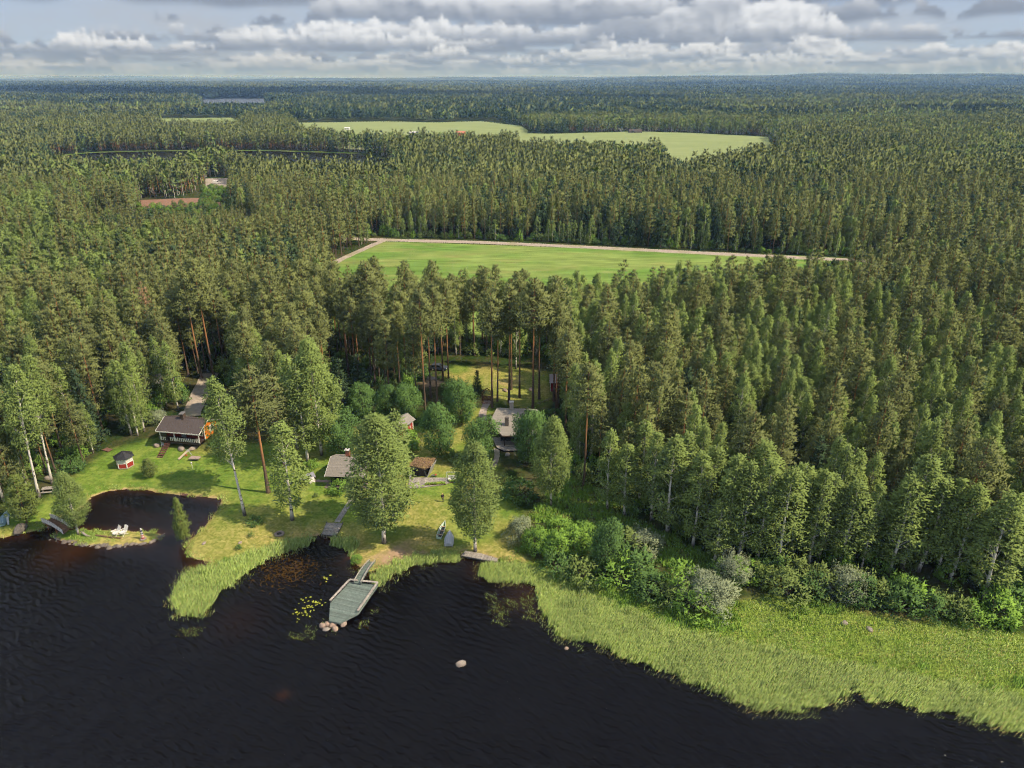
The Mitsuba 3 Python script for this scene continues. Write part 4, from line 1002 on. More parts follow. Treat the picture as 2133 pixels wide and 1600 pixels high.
for x, y, z in zip(X[ok], Y[ok], ground(X[ok], Y[ok])):
    key = f'undergrowth__{NUM.setdefault("undergrowth", 0):05d}'
    NUM['undergrowth'] += 1
    g = GROUPS['bush_green']
    place(key, g[int(r.integers(len(g)))], x, y, z - 0.1, r.uniform(0.7, 1.8), r.random() * 360, r.uniform(0.8, 1.5))
r2 = densify(ROAD, 2.6)
for x, y in r2[(np.abs(r2[:, 0]) < 250)]:
    key = f'undergrowth__{NUM["undergrowth"]:05d}'
    NUM['undergrowth'] += 1
    place(key, GROUPS['bush_green'][int(r.integers(6))], x + r.normal(0, .8), y + 6.5 + r.random() * 3, FLAT - 0.1, r.uniform(0.6, 1.6), r.random() * 360, r.uniform(0.8, 1.7))
g_ = Polygon(SCRUB).buffer(0)
x0, y0, x1, y1 = g_.bounds
for x, y in zip(*np.random.default_rng(5).uniform([[x0] * 700, [y0] * 700], [[x1] * 700, [y1] * 700])):
    if g_.contains(shapely.Point(x, y)):
        key = f'undergrowth__{NUM["undergrowth"]:05d}'
        NUM['undergrowth'] += 1
        place(key, GROUPS['bush_green'][int(r.integers(6))], x, y, FLAT - 0.1, r.uniform(0.5, 1.4), r.random() * 360, r.uniform(0.8, 1.5))
tag('undergrowth', 'leafy undergrowth of saplings and bushes beneath the pines', 'undergrowth', kind='stuff')


# ---------------------------------------------------------------- the builders' kit for everything made by hand
crng = np.random.default_rng(4242)


def box(c, s, turn=None):
    m = trimesh.creation.box(extents=s)
    if turn:
        m.apply_transform(trimesh.transformations.rotation_matrix(math.radians(turn[0]), turn[1]))
    m.apply_translation(c)
    return m


def bar(a, b, w, h=None):
    """A squared timber from a to b, w wide and h high."""
    a, b = np.asarray(a, float), np.asarray(b, float)
    L = np.linalg.norm(b - a)
    z = (b - a) / L
    x = np.cross(z, [0, 0, 1.0])
    x = np.array([1.0, 0, 0]) if np.linalg.norm(x) < 1e-3 else x / np.linalg.norm(x)
    m = trimesh.creation.box(extents=[w, h or w, L])
    R = np.eye(4)
    R[:3, 0], R[:3, 1], R[:3, 2], R[:3, 3] = x, np.cross(z, x), z, (a + b) / 2
    m.apply_transform(R)
    return m


def rod(a, b, r, sides=10):
    return trimesh.creation.cylinder(radius=r, segment=[a, b], sections=sides)


def prism(poly, z0, z1):
    m = trimesh.creation.extrude_polygon(Polygon(poly).buffer(0), z1 - z0, engine='earcut')
    m.apply_translation([0, 0, z0])
    return m


def slab(quad, thick):
    """A flat board with the given upper corners (in order), thick downwards along its normal."""
    q = np.asarray(quad, float)
    n = np.cross(q[1] - q[0], q[2] - q[0])
    n = n / np.linalg.norm(n) * (1 if n[2] > 0 else -1)
    v = np.vstack([q, q - n * thick])
    k = len(q)
    f = [[0, i, i + 1] for i in range(1, k - 1)] + [[k, k + i + 1, k + i] for i in range(1, k - 1)]
    for i in range(k):
        j = (i + 1) % k
        f += [[i, i + k, j + k], [i, j + k, j]]
    m = trimesh.Trimesh(v, f, process=False)
    m.fix_normals()
    return m


def stone(seed, sx, sy, sz):
    m = trimesh.creation.icosphere(3)
    v = m.vertices
    n = meshkit.fbm(v * 1.3 + seed * 3.1, 4, seed)
    c = meshkit.noise(v * 2.6 + seed, seed + 3)
    v = v * (0.62 + 0.55 * n + 0.12 * np.round(c * 3) / 3)[:, None]
    return trimesh.Trimesh(v * [sx, sy, sz], m.faces, process=False)


class Kit:
    """Parts of one thing, in its own frame: x along the front, y to the back, z up from the ground at (x, y)."""

    def __init__(self, name, xy, turn, label, category, group=None, z=None, scale=1.0):
        self.key = numbered(name)
        x, y = xy
        self.z = float(ground(x, y)) if z is None else z
        self.M = T().translate([float(x), float(y), self.z]).rotate([0, 0, 1], float(turn)).scale(float(scale))
        tag(self.key, label, category, group)
        self.used = {}

    def part(self, name, meshes, colour=None, mat='paint', uv=None, smooth=False, label=None, kind=None):
        k = self.used[name] = self.used.get(name, -1) + 1
        key = self.key + (f'__{name}' if name else '') + (f'_{k:03d}' if k else '')
        m = trimesh.util.concatenate(meshes) if isinstance(meshes, list) else meshes
        if mat == 'paint':
            v = np.array(m.triangles).reshape(-1, 3) if not smooth else np.array(m.vertices)
            f = np.arange(len(v)).reshape(-1, 3) if not smooth else np.array(m.faces)
            j = np.repeat(crng.normal(1, 0.03, (len(v) + 2) // 3), 3)[:len(v), None] if not smooth else 1
            scene[key] = mikit.ply((v, f), mat, smooth=smooth, color=np.clip(np.asarray(colour) * j * np.ones((len(v), 1)), 0, 1), to_world=self.M)
        else:
            uv = (0.5, 0.0) if uv is None else uv
            scene[key] = mikit.ply(m, mat, smooth=smooth, uv=np.tile(uv, (len(m.vertices), 1)) if mat != 'window_glass' else None, to_world=self.M)
        if label or kind:
            labels[key] = {k_: v_ for k_, v_ in dict(label=label, kind=kind).items() if v_}
        return key

    def boards(self, name, outline, z, thick, across, width, uv, gap=0.012, height=None):
        """Deck planks laid side by side over the outline; across = the direction the rows advance."""
        g = Polygon(outline).buffer(0)
        a = np.asarray(across, float) / np.linalg.norm(across)
        b = np.array([-a[1], a[0]])
        s = np.asarray(g.exterior.coords) @ a
        n = max(1, int(round((s.max() - s.min()) / width)))
        w = (s.max() - s.min()) / n
        for i in range(n):
            s0, s1 = s.min() + i * w + gap / 2, s.min() + (i + 1) * w - gap / 2
            strip_ = Polygon([a * s0 + b * 400, a * s1 + b * 400, a * s1 - b * 400, a * s0 - b * 400]).intersection(g)
            for p in getattr(strip_, 'geoms', [strip_]):
                if p.area > 0.004:
                    dz = crng.normal(0, 0.004)
                    self.part(name, prism(p.exterior.coords, z - thick + dz, z + dz), mat='boards', uv=(float(np.clip(crng.normal(0.5, 0.2), 0, 1)), uv))

    def window(self, c, w, h, face, frame=(0.78, 0.78, 0.75), panes=2):
        """A window in a wall: face is 'x' or 'y' and the sign of the outward normal; c its centre on the wall."""
        ax, sg = face[1], (1 if face[0] == '+' else -1)
        put = lambda u, z, su, sz, out, d: box((c[0] + out * sg, c[1] + u, c[2] + z), (d, su, sz)) if ax == 'x' else box((c[0] + u, c[1] + out * sg, c[2] + z), (su, d, sz))
        t = 0.09
        fr = [put(-w / 2 + t / 2, 0, t, h, 0.03, 0.10), put(w / 2 - t / 2, 0, t, h, 0.03, 0.10), put(0, h / 2 - t / 2, w - 2 * t, t, 0.03, 0.10), put(0, -h / 2 + t / 2, w - 2 * t, t, 0.03, 0.10)]
        for i in range(1, panes):
            fr.append(put(-w / 2 + w * i / panes, 0, 0.05, h - 2 * t, 0.03, 0.08))
        key = self.part('window', fr, frame)
        k = key[len(self.key) + 2:]
        self.part(k + '__pane', put(0, 0, w - 2 * t, h - 2 * t, 0.015, 0.02), mat='window_glass')


WHITE, ORANGE, RED, DARK_ROOF, BLACK, BROWN, LOG = (0.74, 0.74, 0.72), (0.62, 0.20, 0.022), (0.33, 0.035, 0.03), (0.085, 0.072, 0.072), (0.022, 0.022, 0.026), (0.11, 0.055, 0.035), (0.040, 0.036, 0.036)
TILE = (0.245, 0.232, 0.215)


def roof_rows(quad, thick, rows, lift=0.03):
    """Overlapping courses of roofing between the eave edge (corners 0, 1) and the ridge edge (corners 2, 3)."""
    a, b, c, d = np.asarray(quad, float)
    out = []
    for i in range(rows):
        t0, t1 = i / rows, min(1, (i + 1.12) / rows)
        q = np.array([a + (d - a) * t0, b + (c - b) * t0, b + (c - b) * t1, a + (d - a) * t1])
        q[:2, 2] += lift
        out.append(slab(q, thick))
    return out


def ribs(quad, step, h=0.035, w=0.05):
    """Standing seams from eave to ridge."""
    a, b, c, d = np.asarray(quad, float)
    n = int(np.linalg.norm(b - a) / step)
    return [bar(a + (b - a) * i / n + [0, 0, h / 2], d + (c - d) * i / n + [0, 0, h / 2], w, h) for i in range(n + 1)]


# ---------------------------------------------------------------- buildings
k = Kit('orange_cabin', (-71.3, 127.1), -9.5, 'orange cabin with a brown metal roof and a porch with a white slat railing', 'cabin', z=2.35)
L, D, R0, R1, FL = 9.3, 7.0, 2.75, 4.35, 0.55
k.part('wall', [box((L - 0.42, 2.2 + 2.2, 0.3 + 1.1), (0.12, 4.4, 2.2))], ORANGE, label='bright orange gable wall')
g = trimesh.creation.extrude_polygon(Polygon([(2.2, 2.5), (6.6, 2.5), (6.6, 2.72), (3.45, 4.1), (2.2, 3.5)]), 0.12, engine='earcut')
g.apply_transform(np.array([[0, 0, 1, L - 0.48], [1, 0, 0, 0], [0, 1, 0, 0], [0, 0, 0, 1.0]]))
k.part('gable', g, ORANGE)
k.part('wall', [box((L / 2, 2.25, 1.55), (L - 0.9, 0.1, 2.1)), box((0.45, 4.4, 1.4), (0.12, 4.2, 2.3)), box((L / 2, 6.55, 1.4), (L - 0.9, 0.12, 2.3))], (0.20, 0.035, 0.022), label='red brown porch wall')
k.part('porch_floor', [box((L / 2, 1.25, FL - 0.06), (L - 0.6, 2.0, 0.12)), box((L / 2, 0.33, 0.24), (L - 0.6, 0.06, 0.48))], (0.05, 0.035, 0.03))
front = [(-0.1, -0.15, R0), (L + 0.1, -0.15, R0), (L + 0.1, 3.45, R1), (-0.1, 3.45, R1)]
back = [(L + 0.1, 7.0, R0 + .05), (-0.1, 7.0, R0 + .05), (-0.1, 3.45, R1), (L + 0.1, 3.45, R1)]
k.part('roof', [slab(front, 0.10), slab(back, 0.10)] + ribs(front, 0.32) + ribs(back, 0.32) + [rod((-0.1, 3.45, R1 + .01), (L + 0.1, 3.45, R1 + .01), 0.07)], DARK_ROOF, label='dark brown ribbed metal roof')
k.part('fascia', [bar((-0.15, -0.19, R0 - .06), (L + 0.15, -0.19, R0 - .06), 0.05, 0.2), bar((L + 0.13, -0.17, R0 - .05), (L + 0.13, 3.45, R1 - .05), 0.05, 0.22), bar((L + 0.13, 3.45, R1 - .05), (L + 0.13, 7.0, R0), 0.05, 0.22), bar((-0.13, -0.17, R0 - .05), (-0.13, 3.45, R1 - .05), 0.05, 0.22)], WHITE)
c = k.part('chimney', [box((4.0, 3.4, R1 + 0.35), (0.75, 0.95, 1.0))], (0.10, 0.075, 0.06))
k.part('chimney__cap', slab([(3.5, 2.8, R1 + 1.02), (4.5, 2.8, R1 + 1.02), (4.5, 4.0, R1 + 1.1), (3.5, 4.0, R1 + 1.1)], 0.05), (0.16, 0.16, 0.17))
for x in (0.42, 3.55, L - 0.42):
    k.part('post', bar((x, 0.28, FL), (x, 0.28, R0 - 0.02), 0.14), WHITE)
k.part('corner_board', bar((L - 0.36, 2.2, 0.3), (L - 0.36, 2.2, 3.3), 0.16), WHITE)
k.part('railing', [bar((0.5, 0.27, FL + 0.86), (1.75, 0.27, FL + 0.86), 0.08, 0.06), bar((2.55, 0.27, FL + 0.86), (L - 0.5, 0.27, FL + 0.86), 0.08, 0.06), bar((2.55, 0.29, FL + 0.12), (L - 0.5, 0.29, FL + 0.12), 0.05, 0.06), bar((0.5, 0.29, FL + 0.12), (1.75, 0.29, FL + 0.12), 0.05, 0.06)], (0.06, 0.04, 0.035))
for x in np.r_[np.arange(0.65, 1.75, 0.40), np.arange(2.62, L - 0.5, 0.40)]:
    k.part('railing__slat', box((x, 0.22, FL + 0.46), (0.20, 0.03, 0.78)), WHITE) if x == 0.65 else k.part('railing__slat', box((x, 0.22, FL + 0.46), (0.20, 0.03, 0.78)), WHITE)
k.window((5.9, 2.2, 1.75), 1.7, 1.2, '-y', panes=2)
k.window((7.8, 2.2, 1.75), 1.6, 1.2, '-y', panes=2)
k.part('door', box((4.3, 2.18, 1.55), (1.0, 0.06, 2.0)), (0.20, 0.26, 0.28), label='grey blue porch door')
k.window((L - 0.36, 4.9, 1.75), 1.15, 1.35, '+x', panes=2)
k.part('window_board', [box((L - 0.34, 4.9 - 0.72, 1.75), (0.05, 0.22, 1.6)), box((L - 0.34, 4.9 + 0.72, 1.75), (0.05, 0.22, 1.6)), box((L - 0.33, 4.9, 2.52), (0.05, 1.7, 0.16))], WHITE)

k = Kit('gazebo', (-75.1, 120.6), 8, 'small hexagonal red and white gazebo with a black pointed roof', 'gazebo')
hexa = lambda r, z: [np.array([r * math.cos(math.radians(60 * i)), r * math.sin(math.radians(60 * i)), z]) for i in range(6)]
for i in range(6):
    a, b = hexa(1.5, 0)[i], hexa(1.5, 0)[(i + 1) % 6]
    u, mid = (b - a) / np.linalg.norm(b - a), (a + b) / 2
    ang = math.degrees(math.atan2(u[1], u[0]))
    k.part('wall_panel', box((0, 0, 0), (1.36, 0.05, 0.9), (ang, [0, 0, 1])).apply_translation(mid + [0, 0, 0.60]), RED)
    k.part('window_panel', box((0, 0, 0), (1.36, 0.04, 0.95), (ang, [0, 0, 1])).apply_translation(mid + [0, 0, 1.62]), (0.66, 0.68, 0.70))
    k.part('rail', box((0, 0, 0), (1.4, 0.10, 0.10), (ang, [0, 0, 1])).apply_translation(mid + [0, 0, 1.10]), WHITE)
    k.part('post', bar(a + [0, 0, 0.05], a + [0, 0, 2.2], 0.15), WHITE)
k.part('floor', prism([p[:2] for p in hexa(1.62, 0)], 0.0, 0.16), (0.35, 0.32, 0.30))
e = hexa(1.95, 2.12)
k.part('roof', [slab([e[i], e[(i + 1) % 6], np.array([0, 0, 3.25])], 0.05) for i in range(6)] + [bar(e[i] + [0, 0, .02], (0, 0, 3.28), 0.06, 0.05) for i in range(6)], (0.028, 0.030, 0.036))

k = Kit('sauna_cabin', (-34.0, 112.0), -4, 'dark log sauna cabin with a grey tiled roof behind the yellow green bush', 'cabin')
L, R0, R1 = 7.0, 2.35, 4.15
front = [(-0.1, 0.1, R0), (L + 0.1, 0.1, R0), (L + 0.1, 4.4, R1), (-0.1, 4.4, R1)]
back = [(L + 0.1, 7.4, R0 + .6), (-0.1, 7.4, R0 + .6), (-0.1, 4.4, R1), (L + 0.1, 4.4, R1)]
k.part('roof', roof_rows(front, 0.05, 13) + roof_rows(back, 0.05, 9), TILE, label='grey brown tiled roof')
k.part('fascia', [bar((-0.15, 0.05, R0 - .08), (-0.15, 4.4, R1 - .08), 0.05, 0.2), bar((L + 0.15, 0.05, R0 - .08), (L + 0.15, 4.4, R1 - .08), 0.05, 0.2)], WHITE)
k.part('wall', [box((0.9, 4.2, 1.2), (0.16, 5.6, 2.4)), box((L - 0.5, 4.2, 1.2), (0.16, 5.6, 2.4)), box((L / 2 + .2, 2.0, 1.3), (L - 1.4, 0.16, 2.6)), box((L / 2 + .2, 7.0, 1.3), (L - 1.4, 0.16, 2.6))], LOG)
g = trimesh.creation.extrude_polygon(Polygon([(1.5, 2.4), (7.0, 2.4), (7.0, 2.9), (4.4, 4.0), (1.5, 2.8)]), 0.14, engine='earcut')
for x in (0.83, L - 0.57):
    h = g.copy()
    h.apply_transform(np.array([[0, 0, 1, x], [1, 0, 0, 0], [0, 1, 0, 0], [0, 0, 0, 1.0]]))
    k.part('gable', h, LOG)
for x in (0.9, 2.9, L - 0.5):
    k.part('post', bar((x, 0.5, 0.1), (x, 0.5, R0 + .1), 0.13), (0.30, 0.30, 0.30) if x == 2.9 else LOG)
k.part('chimney', box((3.0, 5.0, R1 + 0.35), (0.75, 0.7, 1.5)), (0.26, 0.10, 0.07), label='brick chimney')
k.part('chimney__cap', box((3.0, 5.0, R1 + 1.2), (1.0, 0.95, 0.08)), (0.62, 0.62, 0.64))
k.window((4.8, 1.9, 1.55), 1.1, 0.9, '-y', frame=(0.12, 0.13, 0.15))
k.part('porch_floor', box((L / 2, 0.9, 0.08), (L + .6, 2.1, 0.14)), (0.20, 0.17, 0.16))
k.part('door', box((2.2, 1.88, 1.15), (0.9, 0.06, 2.0)), (0.035, 0.05, 0.065))

k = Kit('paving', (-34.81, 113.63), -4, 'pink grey stone paving along the front of the sauna cabin', 'paving')
for i in range(9):
    k.part('slab', box((-1.9 + i * 0.78, 0.55 + crng.normal(0, .02), 0.03 + crng.normal(0, .006)), (0.75, 0.72, 0.08)), (0.40, 0.30, 0.27))

k = Kit('red_shed', (-22.9, 128.9), 66, 'small red and white striped shed with a pale grey roof', 'shed')
L, D = 6.0, 3.9
R0, R1 = 2.35, 3.5
k.part('wall', [box((L / 2, 0.45, 1.2), (L - .5, 0.1, 2.4)), box((0.3, D / 2, 1.2), (0.1, D - 1, 2.4)), box((L - 0.3, D / 2, 1.2), (0.1, D - 1, 2.4)), box((L / 2, D - .45, 1.2), (L - .5, 0.1, 2.4))], (0.42, 0.055, 0.06))
for x in (0.28, 1.25, 1.95, 3.1, 3.45, 4.6, L - 0.28):
    k.part('trim_board', box((x, 0.38, 1.2), (0.24 if x not in (3.1, 3.45) else 0.34, 0.05, 2.4)), WHITE)
for x in (0.24, L - 0.24):
    g = trimesh.creation.extrude_polygon(Polygon([(0.5, 2.4), (D - 0.5, 2.4), (D / 2, 3.35)]), 0.1, engine='earcut')
    g.apply_transform(np.array([[0, 0, 1, x - 0.05], [1, 0, 0, 0], [0, 1, 0, 0], [0, 0, 0, 1.0]]))
    k.part('gable', g, WHITE)
front = [(-0.15, -0.05, R0), (L + 0.15, -0.05, R0), (L + 0.15, D / 2, R1), (-0.15, D / 2, R1)]
back = [(L + 0.15, D + 0.05, R0), (-0.15, D + 0.05, R0), (-0.15, D / 2, R1), (L + 0.15, D / 2, R1)]
k.part('roof', [slab(front, 0.06), slab(back, 0.06)] + ribs(front, 0.5, 0.02, 0.04) + ribs(back, 0.5, 0.02, 0.04), (0.27, 0.26, 0.25))
k.part('fascia', [bar((x, -0.05, R0 - .06), (x, D / 2, R1 - .06), 0.05, 0.16) for x in (-.19, L + .19)] + [bar((x, D + .05, R0 - .06), (x, D / 2, R1 - .06), 0.05, 0.16) for x in (-.19, L + .19)], WHITE)

k = Kit('lodge', (-1.8, 126.0), 0, 'large dark log lodge with a pale grey tiled roof and two chimneys', 'house')
P = {'e0': (-0.1, 0.2, 2.75), 'e1': (7.2, 0.2, 2.75), 'r1': (7.2, 7.4, 4.75), 'r0': (-1.5, 8.4, 4.75), 'l': (-2.8, 4.2, 3.75)}
top = [np.array(P[q]) for q in ('e0', 'e1', 'r1', 'r0', 'l')]
rows = []
for i in range(22):  # courses of tile, cut to the outline
    y0, y1 = 0.2 + i * 0.375, 0.2 + (i + 1.15) * 0.375
    cut = Polygon([p[:2] for p in top]).intersection(shapely.box(-9, y0, 20, y1))
    if cut.area > 0.02:
        q = np.array(cut.exterior.coords)[:-1]
        zz = 2.75 + (q[:, 1] - 0.2) / 8.2 * 2.05 + np.where(np.abs(q[:, 1] - y0) < 0.05, 0.035, 0.0)
        rows.append(slab(np.c_[q, zz], 0.05) if len(q) == 4 else slab(np.c_[q, 2.76 + (q[:, 1] - 0.2) / 8.2 * 2.05], 0.05))
k.part('roof', rows + [slab([(7.2, 11.5, 3.3), (-1.5, 12.2, 3.3), (-1.5, 8.4, 4.78), (7.2, 7.4, 4.72)], 0.08)], (0.285, 0.275, 0.255), label='pale grey tiled roof with a cut corner')
k.part('bargeboard', [bar((-0.15, 0.15, 2.6), (-2.85, 4.2, 3.58), 0.06, 0.34), bar((-2.85, 4.2, 3.58), (-1.55, 8.4, 4.6), 0.06, 0.3), bar((-0.1, 0.13, 2.62), (7.2, 0.13, 2.62), 0.06, 0.2)], (0.10, 0.07, 0.055))
k.part('wall', [box((3.7, 2.9, 1.35), (6.4, 0.2, 2.7)), box((-0.4, 6.3, 1.6), (0.2, 7.4, 3.2)), box((6.8, 6.5, 1.6), (0.2, 7.2, 3.2)), box((3.2, 10.2, 1.6), (7.4, 0.2, 3.2))], LOG)
k.part('gable_wall', slab([(-0.52, 2.6, 2.7), (-0.52, 10.2, 3.3), (-0.52, 8.2, 4.5), (-0.52, 3.0, 3.2)], 0.16), LOG)
k.part('chimney', box((0.75, 3.4, 4.1), (0.8, 0.75, 2.4)), (0.115, 0.105, 0.10), label='dark front chimney')
k.part('chimney', box((1.7, 8.6, 5.4), (0.85, 0.75, 1.9)), (0.36, 0.34, 0.32), label='pale rear chimney on the ridge')
k.part('chimney_cap', box((1.7, 8.6, 6.38), (1.0, 0.9, 0.06)), (0.6, 0.58, 0.55))
for x in (0.3, 3.4, 6.8):
    k.part('post', bar((x, 0.6, 0.25), (x, 0.6, 2.75), 0.18), LOG)
k.window((2.2, 2.8, 1.6), 1.5, 1.1, '-y', frame=(0.10, 0.11, 0.13))
k.boards('terrace_plank', [(-2.4, 4.2), (-1.2, -0.2), (0.2, -1.4), (6.9, -1.4), (6.9, 2.8), (-0.4, 2.8), (-0.4, 4.6)], 0.30, 0.06, (0.0, 1.0), 0.30, 0.0)
k.part('terrace_edge', [box((3.5, -1.42, 0.14), (6.8, 0.06, 0.26)), bar((-1.25, -0.2, 0.14), (0.15, -1.42, 0.14), 0.06, 0.26)], BLACK)

k = Kit('turf_hut', (-18.4, 115.4), -4, 'dark little hut with a dry brown turf roof standing on the wooden terrace', 'hut')
k.part('wall', [slab([(0.25, 0.1, 0.1), (-0.4, 0.1, 2.0), (-0.3, 2.8, 2.3), (0.3, 2.6, 0.1)], 0.1), slab([(0.3, 2.6, 0.1), (-0.3, 2.8, 2.3), (3.5, 2.8, 2.3), (2.9, 2.6, 0.1)], 0.1)], (0.05, 0.055, 0.06))
k.part('wall', slab([(2.45, 0.0, 0.1), (3.2, 0.1, 2.1), (3.85, 2.8, 2.3), (3.0, 2.5, 0.1)], 0.1), (0.27, 0.28, 0.28), label='grey slanting side wall')
k.part('doorway', box((1.35, 0.45, 0.95), (2.1, 0.08, 1.8)), (0.025, 0.024, 0.028))  # near-black panel painted as the shaded interior behind the open front
k.part('frame', [bar((0.28, 0.05, 0.1), (-0.3, 0.0, 1.95), 0.12), bar((2.4, 0.0, 0.1), (1.95, 0.0, 1.95), 0.12), bar((1.95, 0.0, 1.95), (2.5, 0.02, 0.1), 0.08), bar((-0.3, 0.0, 1.98), (2.5, -0.1, 1.98), 0.14)], (0.06, 0.075, 0.07))
roof = [(-0.75, 0.4, 2.1), (2.3, -0.55, 2.1), (3.35, 0.6, 2.15), (3.7, 3.0, 2.5), (-0.1, 3.0, 2.5)]
k.part('roof', slab(roof, 0.14), (0.10, 0.075, 0.06))
r = np.random.default_rng(12)
turf = shapely.points(r.uniform(-.8, 3.7, 2600), r.uniform(-.6, 3.0, 2600))
turf = np.array([(p.x, p.y) for p in turf if Polygon([q[:2] for q in roof]).contains(p)])
v, n_, uv = blades(r, np.c_[turf, 2.22 + 0.1 * turf[:, 1] / 1.0 * 0.9], np.tile([0, 0, 1.0], (len(turf), 1)), 2, 0.08, 0.03, 0.20, 0.14, 0.5, DEAD, 0.75, 0.9)
uv[:, 1] = np.repeat(np.where(r.random(len(v) // 3) < 0.22, DRY, DEAD), 3)
scene[k.key + '__roof__turf'] = {**leafy((v, n_, uv)), 'to_world': k.M}
k.part('finial', slab([(3.5, 2.9, 1.6), (3.9, 2.85, 3.0), (3.85, 3.1, 2.9), (3.45, 3.1, 1.6)], 0.08), (0.045, 0.045, 0.05))


def cottage(name, xy, turn, L, D, R0, R1, wall, roof, label, trim=WHITE, cat='shed', z=None, win=True):
    k = Kit(name, xy, turn, label, cat, z=z)
    front = [(-0.3, -0.3, R0), (L + 0.3, -0.3, R0), (L + 0.3, D / 2, R1), (-0.3, D / 2, R1)]
    back = [(L + 0.3, D + 0.3, R0), (-0.3, D + 0.3, R0), (-0.3, D / 2, R1), (L + 0.3, D / 2, R1)]
    k.part('roof', [slab(front, 0.08), slab(back, 0.08)] + ribs(front, 0.45, 0.03, 0.04) + ribs(back, 0.45, 0.03, 0.04), roof)
    k.part('wall', [box((L / 2, 0.05, R0 / 2), (L, 0.1, R0)), box((L / 2, D - .05, R0 / 2), (L, 0.1, R0)), box((0.05, D / 2, R0 / 2), (0.1, D - .2, R0)), box((L - .05, D / 2, R0 / 2), (0.1, D - .2, R0))], wall)
    for x in (0.05, L - 0.05):
        g = trimesh.creation.extrude_polygon(Polygon([(0, R0), (D, R0), (D / 2, R1 - 0.1)]), 0.1, engine='earcut')
        g.apply_transform(np.array([[0, 0, 1, x - 0.05], [1, 0, 0, 0], [0, 1, 0, 0], [0, 0, 0, 1.0]]))
        k.part('gable', g, wall)
    k.part('corner_board', [bar((x, y, 0.02), (x, y, R0 - .05), 0.14) for x in (0, L) for y in (0, D)], trim)
    if win:
        k.window((L * 0.6, 0.0, R0 * 0.58), 1.0, 0.9, '-y')
        k.part('door', box((L * 0.22, -0.02, R0 * 0.42), (0.85, 0.06, R0 * 0.8)), tuple(np.array(wall) * 0.6))
    return k


cottage('red_outbuilding', (9.1, 153.6), -3, 5.0, 4.6, 2.3, 3.5, (0.28, 0.03, 0.03), (0.36, 0.32, 0.34), 'red outbuilding with a pale roof at the right side of the sandy clearing')
cottage('grey_outbuilding', (11.4, 159.4), -3, 5.5, 5.2, 2.5, 3.7, (0.10, 0.085, 0.075), (0.15, 0.15, 0.15), 'grey roofed outbuilding half hidden behind the red one')
cottage('brown_cabin', (-99.2, 166.0), -10, 6.5, 5.5, 2.5, 3.9, (0.09, 0.05, 0.035), (0.12, 0.075, 0.06), 'brown cabin roof deep in the shade of the left wood', cat='cabin')
cottage('grey_cabin', (-86.4, 153.8), -8, 5.5, 4.6, 2.4, 3.6, (0.30, 0.31, 0.32), (0.22, 0.22, 0.22), 'pale grey cabin among the birches behind the orange one', cat='cabin')
cottage('peach_cabin', (-100.4, 144.6), -10, 5.5, 4.5, 2.4, 3.4, (0.52, 0.34, 0.20), (0.45, 0.33, 0.24), 'peach coloured cabin hidden among the pines at the left', cat='cabin')
# far beyond the woods
for x, y, L, col, label in ((144.6, 1042, 9.5, (0.32, 0.34, 0.38), 'pale far barn with a rounded roof on the edge of the grain field'), (158.3, 1016, 17.5, (0.075, 0.060, 0.055), 'long dark far barn with a rounded roof on the edge of the grain field')):
    k = Kit('barn', (x, y), 0, label, 'barn', z=FLAT)
    arc = [(math.cos(t) * 4.5 + 4.5, math.sin(t) * 4.6) for t in np.linspace(0, np.pi, 13)]
    m = trimesh.creation.extrude_polygon(Polygon(arc), L, engine='earcut')
    m.apply_transform(np.array([[0, 0, 1, 0], [1, 0, 0, 0], [0, 1, 0, 0], [0, 0, 0, 1.0]]))
    k.part('roof', m, col)
    k.part('door', box((L * 0.3, -0.02, 1.4), (3.0, 0.5, 2.8)), (0.04, 0.04, 0.045))
cottage('farmhouse', (-128.5, 940.0), -6, 11, 8, 4.0, 6.6, (0.70, 0.70, 0.68), (0.60, 0.62, 0.66), 'white far farmhouse at the near edge of the west field', cat='house', z=FLAT)
cottage('red_farmhouse', (-70.5, 948.0), 4, 12, 8, 4.0, 6.4, (0.50, 0.12, 0.07), (0.48, 0.20, 0.13), 'red roofed far farmhouse at the near edge of the west field', cat='house', z=FLAT)
cottage('white_hut', (-239, 1075), 0, 7, 5, 2.6, 3.8, (0.72, 0.72, 0.72), (0.62, 0.63, 0.65), 'small white far hut at the left end of the west field', cat='hut', z=FLAT)
k = Kit('radio_mast', (5638, 13224), 0, 'thin far radio mast on the horizon at the right', 'mast')
k.part('mast', [bar((math.cos(a) * 2.0, math.sin(a) * 2.0, 0), (math.cos(a) * 0.8, math.sin(a) * 0.8, 100), 0.9) for a in (0, 2.1, 4.2)], (0.35, 0.30, 0.30))
k.part('platform', [trimesh.creation.cylinder(radius=3, height=5).apply_translation([0, 0, z]) for z in (62, 90)], (0.5, 0.45, 0.45))


